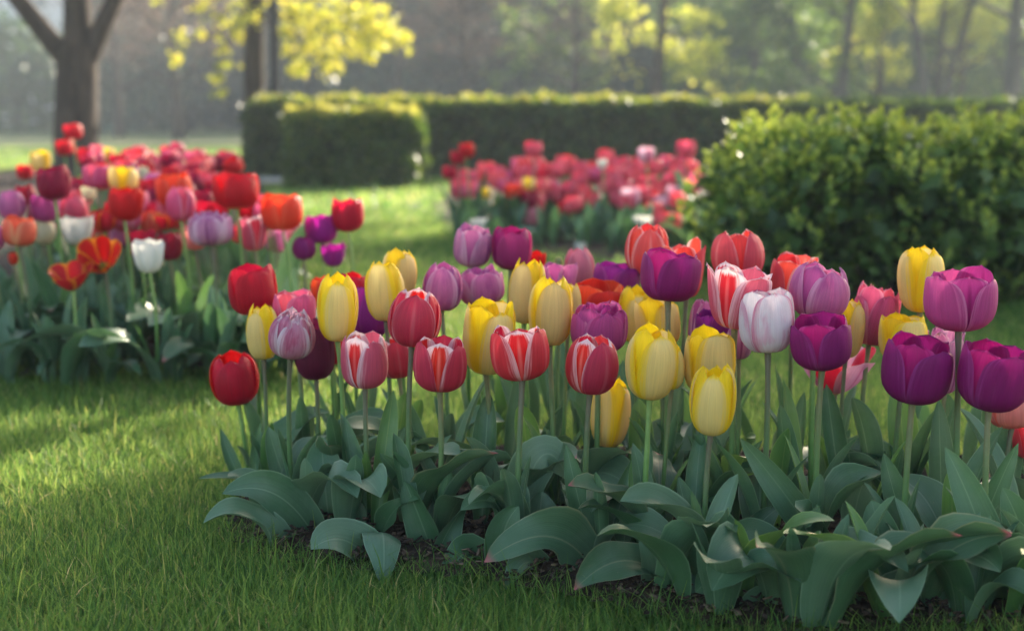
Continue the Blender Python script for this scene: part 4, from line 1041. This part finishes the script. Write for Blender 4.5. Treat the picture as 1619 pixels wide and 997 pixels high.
for p0, p1, p2, w, face, fold, wave, mat in HERO:
    P = bez(at(*p0), at(*p1), at(*p2), 17)
    root, _, foot = min(front_roots, key=lambda r: (r[2].xy - at(*p0).xy).length)
    V, F, U = leaf_grid(P - np.array(foot)[None], w * p1[2] / FPX * 1.05, face, fold=fold, wave=wave * 1.7 + .02, ph=p0[0] % 6, wfreq=8 + p0[0] % 4, blunt=.72, nu=11, base=1.0, twist=((p0[0] * 7 + p0[1] * 3) % 11 - 5) * .07)
    link('leaf', mesh_np('leaf', V, F, mat, U), root)
for _ in range(44):
    px = random.uniform(560, 1640); d = random.uniform(2.1, 2.75)
    x = at(px, 500, d).x
    if not inside(BED_FRONT, x, d): continue
    root, _, foot = min(front_roots, key=lambda r: (r[2].xy - Vector((x, d))).length)
    put_leaf(root, LEAVES_UP, random.uniform(.17, .25), random.uniform(0, 6.28), Vector((x, d, float(Z_FRONT(x, d)))) - foot)
# more leaves along the front, lying out over the soil and the grass
for px in np.concatenate([np.linspace(470, 1040, 13), np.linspace(1050, 1680, 24)]):
    px = px + random.uniform(-14, 14)
    yb = float(np.interp(px, [360, 560, 720, 900, 1080, 1300, 1680], [800, 872, 880, 905, 965, 985, 985])) + (random.uniform(-30, 14) if px > 1040 else -random.uniform(0, 90))
    g = ground(px, yb)
    root, _, foot = min(front_roots, key=lambda r: (r[2].xy - g.xy).length)
    loc = Vector((g.x, g.y, float(Z_FRONT(g.x, g.y)))) - foot
    put_leaf(root, LEAVES_BIG, random.uniform(.17, .23), random.uniform(3.5, 5.9), loc)
    if random.random() < .6: put_leaf(root, LEAVES_UP, random.uniform(.13, .19), random.uniform(0, 6.28), loc)

# ------------------------------------------------------------------ tulips seen out of focus: shared bloom meshes
def unit_bloom(kind, style, seed, double=False, ruffle=0.0, fringe=0.0):
    rnd = np.random.default_rng(seed); a = Acc()
    for pd in petal_list(style, seed * 37 % 120, rnd, double, ruffle, fringe):
        V, F, U = petal_grid(.48, 1.0, rnd=rnd, nu=9, nv=10, **pd)
        a.add(V, F, U, 0 if pd['outer'] else 1)
    mo, mi = PM[kind]
    return a.mesh('bloom', [mo, mi])
BL = {}
def bloom_of(kind, style, var=0, **kw):
    key = (kind, style, var, tuple(sorted(kw.items())))
    if key not in BL: BL[key] = unit_bloom(kind, style, 11 + var * 7 + len(BL), **kw)
    return BL[key]
V, F, U = tube_grid(bez((0, 0, -.02), (.02, .01, .5), (0, 0, 1.0), 8), np.full(8, .0042), 7)
STEM_UNIT = [mesh_np('stem', V, F, mm, U) for mm in M_STEMS]

def soft_tulip(kind, style, cx, top, bot, w, d, label, group, zf, var=0, nleaf=2, leaf_h=.75, tilt=0.0, low=False, **kw):
    T, B = at(cx, top, d), at(cx, bot, d)
    foot = Vector((B.x + random.uniform(-.02, .02), d + random.uniform(-.02, .02), 0)); foot.z = float(zf(foot.x, foot.y))
    root = empty('tulip', foot); tag(root, label, 'tulip', group)
    b = B - foot
    s = link('stem', STEM_UNIT[(var + int(cx)) % 3], root)
    ln = max(b.length, .05)
    s.rotation_euler = head_rot(b).to_euler(); s.scale = (1, 1, ln)
    o = link('bloom', bloom_of(kind, style, var % 3, **kw), root, b)
    Wm = w * d / FPX
    o.scale = (Wm, Wm, (T - B).length); o.rotation_euler = (random.uniform(-.06, .06) + tilt, random.uniform(-.1, .1), 0 if tilt else random.uniform(0, 6.28))
    if style == 'flat': link('pistil', pistil_mesh(Wm * .5, Wm * .8, 'flat'), root, b).rotation_euler = o.rotation_euler
    a0 = random.uniform(0, 6.28)
    for k in range(nleaf): put_leaf(root, LEAVES_UP, max(b.z, .15) * random.uniform(.6, .95) * leaf_h / .75, a0 + k * 2.6)
    if low: put_leaf(root, LEAVES_LOW, random.uniform(.24, .32), random.uniform(3.4, 6.0))
    return root

GS = 'tulips in the mixed bed by the forked tree'
SIDE = [
 ('lilac', 'egg', 20, 300, 346, 44, 3.95, 'soft lilac tulip directly above the peach-coloured bloom in the mixed bed', {}),
 ('crimson', 'bowl', 87, 262, 316, 54, 3.9, 'crimson globe tulip high over the pink-lilac cup in the mixed bed', {}),
 ('orchid', 'bowl', 72, 307, 350, 44, 4.0, 'orchid cup tulip above the cream bloom in the mixed bed', {}),
 ('coralpink', 'egg', 117, 309, 354, 46, 4.2, 'coral red tulip just above the frilled white bloom in the mixed bed', {}),
 ('peach', 'bowl', 30, 341, 388, 54, 3.8, 'peach-coloured tulip with a stem crossing it in the mixed bed', {}),
 ('cream', 'egg', 70, 345, 386, 36, 4.0, 'cream tulip between peach and frilled white blooms', {}),
 ('white', 'vase', 124, 340, 386, 54, 3.95, 'frilled white tulip below the coral red one in the mixed bed', dict(fringe=.05)),
 ('yellow', 'cup', 195, 262, 300, 48, 4.5, 'clear yellow tulip standing over a red globe in the mixed bed', {}),
 ('red', 'bowl', 197, 295, 348, 56, 3.85, 'red globe tulip on a long stem below the clear yellow one', {}),
 ('yellow', 'bowl', 64, 238, 270, 32, 5.6, 'blurred yellow tulip near the forked trunk', {}),
 ('red', 'bowl', 41, 260, 284, 26, 5.8, 'small red tulip alone beside the blurred yellow one', {}),
 ('rose', 'bowl', 154, 258, 297, 46, 4.5, 'dusky rose tulip beside the clear yellow one', {}),
 ('cream', 'vase', 140, 294, 316, 26, 4.6, 'small cream tulip below the dusky rose one', {}),
 ('orange', 'bowl', 277, 275, 325, 58, 4.3, 'large orange-red tulip behind the pointed pink bud-shaped bloom', {}),
 ('rose', 'egg', 286, 294, 348, 48, 3.9, 'pointed rose pink tulip in front of the large orange-red one', {}),
 ('flame', 'vase', 166, 332, 366, 44, 4.1, 'orange tulip with yellow edges beside the red globe stem', dict(fringe=.04)),
 ('flame', 'flat', 262, 338, 364, 52, 4.1, 'ragged orange and yellow tulip below the pointed rose pink bloom', dict(fringe=.08)),
 ('flame', 'flat', 165, 376, 424, 66, 3.7, 'wide open red tulip with yellow edges and black eye facing out', dict(tilt=.95)),
 ('flame', 'flat', 115, 420, 458, 66, 3.62, 'lowest open orange-red tulip with yellow heart in the mixed bed', dict(tilt=.35)),
 ('white', 'vase', 236, 378, 430, 54, 3.65, 'pure white cup tulip lowest among the mixed bed stems', {}),
 ('crimson', 'vase', 222, 362, 408, 50, 3.95, 'dark crimson tulip behind the pure white cup', {}),
 ('crimson', 'cup', 268, 366, 410, 40, 4.0, 'dark red tulip hanging beside the pure white cup', {}),
 ('red', 'bowl', 375, 272, 330, 72, 3.85, 'biggest bright red tulip with notched rim above the double lilac one', {}),
 ('red', 'vase', 330, 318, 362, 60, 4.2, 'red tulip peeking above the double lilac bloom', {}),
 ('red', 'vase', 400, 318, 356, 52, 4.3, 'red tulip tucked under the biggest bright red bloom', {}),
 ('palelilac', 'bowl', 335, 331, 388, 72, 3.75, 'double pale lilac tulip with ruffled petals in the mixed bed', dict(double=True)),
 ('salmon', 'vase', 308, 358, 394, 50, 3.95, 'pinkish red tulip under the double pale lilac bloom', {}),
 ('rosewhite', 'vase', 402, 340, 396, 52, 3.9, 'red and pale pink tulip with slanted petals below the biggest red bloom', {}),
 ('orange', 'bowl', 447, 306, 363, 68, 3.9, 'orange-red tulip with yellow base marks near the plum group', {}),
 ('magenta', 'bowl', 508, 338, 384, 52, 3.95, 'plum magenta tulip with notched rim beside the lawn', {}),
 ('purple', 'egg', 480, 373, 410, 38, 3.9, 'small closed dark purple tulip beside the lawn', {}),
 ('magenta', 'vase', 527, 386, 421, 40, 3.9, 'ragged magenta tulip with spread petals lowest beside the lawn', dict(fringe=.1)),
 ('red', 'bowl', 550, 313, 365, 53, 3.95, 'red tulip standing alone over the sunlit lawn', {}),
 ('lilac', 'cup', 438, 362, 398, 34, 4.3, 'dull lilac tulip behind the orange-red bloom', {}),
 ('pink', 'cup', 464, 352, 384, 34, 4.5, 'faint pink tulip between the orange-red bloom and the plum one', {}),
 ('orange', 'egg', 22, 398, 418, 15, 3.9, 'tiny orange bud among the leaves under the peach bloom', {}),
 ('lilac', 'bowl', -14, 356, 396, 44, 3.8, 'mauve tulip behind the peach bloom on the side away from the lawn', {}),
 ('red', 'bowl', 117, 196, 221, 29, 6.9, 'red tulip that stands highest against the forked trunk', {}),
 ('red', 'bowl', 103, 221, 246, 29, 6.7, 'red tulip just under the highest one against the forked trunk', {}),
 ('yellow', 'bowl', 172, 233, 252, 17, 6.6, 'tiny golden tulip among the far reds past the forked trunk', {}),
 ('cream', 'tall', 229, 261, 290, 17, 5.5, 'greyish closed cream tulip behind the clear yellow one', {}),
]
for kind, style, cx, top, bot, w, d, label, ex in SIDE:
    ex = dict(ex)
    soft_tulip(kind, style, cx, top, bot, w, d, label, GS, Z_SIDE, random.randrange(3), 2, .55, low=d < 4.05, **ex)
# the crowd of reds and pinks at the back of the mixed bed
labs = {'red': 'blurred bright red tulip crowded among the back rows of the mixed bed', 'rose': 'blurred rose pink tulip crowded among the back rows of the mixed bed', 'crimson': 'blurred crimson tulip crowded among the back rows of the mixed bed',
        'coralpink': 'blurred coral pink tulip crowded among the back rows of the mixed bed', 'lilac': 'blurred lilac tulip crowded among the back rows of the mixed bed', 'peach': 'blurred peach tulip crowded among the back rows of the mixed bed'}
n = 0
while n < 94:
    px = random.triangular(85, 396, 270); y0 = random.triangular(218, 300, 236)
    if n % 10 < 3: px = random.uniform(8, 440); y0 = random.uniform(282, 352)
    if y0 < 218 + (px - 230) * .12: continue
    if px < 130 and y0 < 236: continue
    t = (y0 - 222) / 78
    d = max(7.0 - 2.4 * t, 4.35) + random.uniform(-.2, .25)
    if n % 10 < 3: t = 1.0
    kd = random.choices(['red', 'rose', 'crimson', 'coralpink', 'lilac', 'peach'], [5 if t < .35 else 3, 4, 4, 4, 1, .6])[0]
    w = .085 * random.uniform(.8, 1.15) * FPX / d
    soft_tulip(kd, random.choice(['bowl', 'egg', 'cup']), px, y0, y0 + w * random.uniform(.8, 1.0), w, d, labs[kd], 'far rows of ' + kd + ' tulips in the mixed bed', Z_SIDE, random.randrange(3), 1, .9)
    n += 1
# the mass of leaves without flowers under the blooms of the two far beds
def leaf_mass(name, label, spots, zf, Lr, mat, lowshare=.5):
    a = Acc()
    for px, py, d in spots:
        p = at(px, py, d); z = float(zf(p.x, d))
        for k in range(3):
            L = random.uniform(*Lr); az = random.uniform(0, 6.28); low = random.random() < lowshare
            lean = random.uniform(.55, .95) if low else random.uniform(.05, .3)
            tip = Vector((math.cos(az) * L * lean, math.sin(az) * L * lean, L * (random.uniform(.2, .6) if low else .95)))
            P = bez((0, 0, 0), (tip.x * .25, tip.y * .25, L * .6), tip, 8) + np.array([p.x, d, z])
            V, F, U = leaf_grid(P, L * random.uniform(.16, .3), (-math.cos(az), -math.sin(az), .3), fold=random.uniform(.2, .7), wave=random.uniform(0, .12), twist=random.uniform(-.7, .7), ph=random.uniform(0, 6), nu=5)
            a.add(V, F, U, random.randrange(len(mat)))
    tag(link(name, a.mesh(name, mat)), label, 'leaves', kind='stuff')
leaf_mass('tulip_foliage', 'mass of broad green tulip leaves in the mixed bed', [(random.uniform(-40, 470), 500, random.uniform(3.62, 4.5)) for _ in range(95)] + [(random.uniform(40, 440), 400, random.uniform(4.5, 6.8)) for _ in range(50)], Z_SIDE, (.15, .26), [M_LEAF, M_LEAF_GLAUC, M_LEAF_GLAUC])

GP = 'coral tulips in the bed before the long hedge'
pl = {'coralpink': 'coral pink tulip in the crowded bed before the long hedge', 'rose': 'rose pink tulip in the crowded bed before the long hedge', 'red': 'bright red tulip in the crowded bed before the long hedge',
      'palepink': 'pale pink tulip in the crowded bed before the long hedge', 'orange': 'orange-red tulip in the crowded bed before the long hedge'}
for kind, px, y0, w, label in (('yellow', 768, 296, 20, 'single yellow tulip low beneath the coral crowd'), ('orange', 812, 290, 26, 'orange-red tulip with yellow base under the coral crowd'), ('yellow', 836, 280, 22, 'yellow-green tulip opening under the coral crowd'),
                               ('crimson', 840, 302, 30, 'dark crimson tulip lowest in front of the coral crowd'), ('pink', 842, 326, 34, 'dusty pink tulip hanging lowest in front of the coral crowd'), ('white', 953, 252, 16, 'small white tulip amid the coral crowd'),
                               ('palepink', 1042, 308, 34, 'pale pink wide tulip below the coral crowd near the leafy hedge'), ('red', 737, 226, 26, 'red tulip highest at the lawn end of the coral bed'), ('red', 724, 238, 24, 'red tulip just below the highest one at the lawn end of the coral bed'),
                               ('palepink', 1022, 232, 28, 'pale pink tulip standing above the coral crowd'), ('coralpink', 1084, 222, 30, 'coral tulip highest beside the leafy hedge'), ('red', 711, 262, 24, 'red tulip farthest out towards the lawn in the coral bed'),
                               ('coralpink', 844, 223, 28, 'coral tulip highest in the middle of the coral bed'), ('red', 894, 318, 26, 'dull red tulip low in the leaves of the coral bed'), ('peach', 926, 342, 18, 'tiny salmon bloom lowest in the leaves of the coral bed')):
    soft_tulip(kind, 'bowl', px, y0, y0 + w * .9, w, 7.6, label, GP, Z_PINK, 1, 1, .8)
n = 0
while n < 102:
    px = random.uniform(722, 1118); y0 = random.triangular(228, 345, 262)
    if y0 > 290 + (px - 740) * .15: continue
    if y0 < 250 - (px - 740) * .14: continue
    t = (y0 - 232) / 86
    d = 8.6 - 1.2 * t + random.uniform(-.2, .2)
    kd = random.choices(['coralpink', 'rose', 'red', 'palepink', 'orange'], [12, 2.5, 1.2 if px < 860 else .2, 1.0 if px > 950 else .1, 1.0 if px < 850 else .1])[0]
    w = random.uniform(24, 34)
    soft_tulip(kd, random.choice(['bowl', 'egg', 'cup']), px, y0, y0 + w * random.uniform(.85, 1.05), w, d, pl[kd], GP, Z_PINK, random.randrange(3), 2 if n % 2 else 1, .85)
    n += 1
for px, y0 in ((752, 346), (762, 344), (917, 382), (1010, 340), (1022, 342), (965, 400), (760, 352)):
    r_ = soft_tulip('white', 'vase', px, y0, y0 + 17, 19, 7.0, 'small white flower in the leaves of the coral bed', 'small white flowers in the coral bed', Z_PINK, 1, 2, 1.0)
    r_.name = 'white_flower'; r_['category'] = 'flower'
leaf_mass('tulip_foliage', 'mass of narrow green tulip leaves in the coral bed', [(random.uniform(735, 1130), 400, random.uniform(7.05, 8.6)) for _ in range(130)], Z_PINK, (.12, .24), [M_LEAF, M_LEAF_FRESH, M_LEAF_GLAUC], .25)

# ------------------------------------------------------------------ haze
a = Acc(); box_acc(a, -130, 130, -15, 190, -1.2, 15.5)
m = bpy.data.materials.new('haze'); m.use_nodes = True; nt = m.node_tree; nt.nodes.clear()
pv = nt.nodes.new('ShaderNodeVolumePrincipled'); pv.inputs['Color'].default_value = (.70, .76, .83, 1); pv.inputs['Density'].default_value = HAZE_DENSITY
oo = nt.nodes.new('ShaderNodeOutputMaterial'); nt.links.new(pv.outputs[0], oo.inputs['Volume'])
tag(link('haze', a.mesh('haze', [m], False)), kind='stuff')
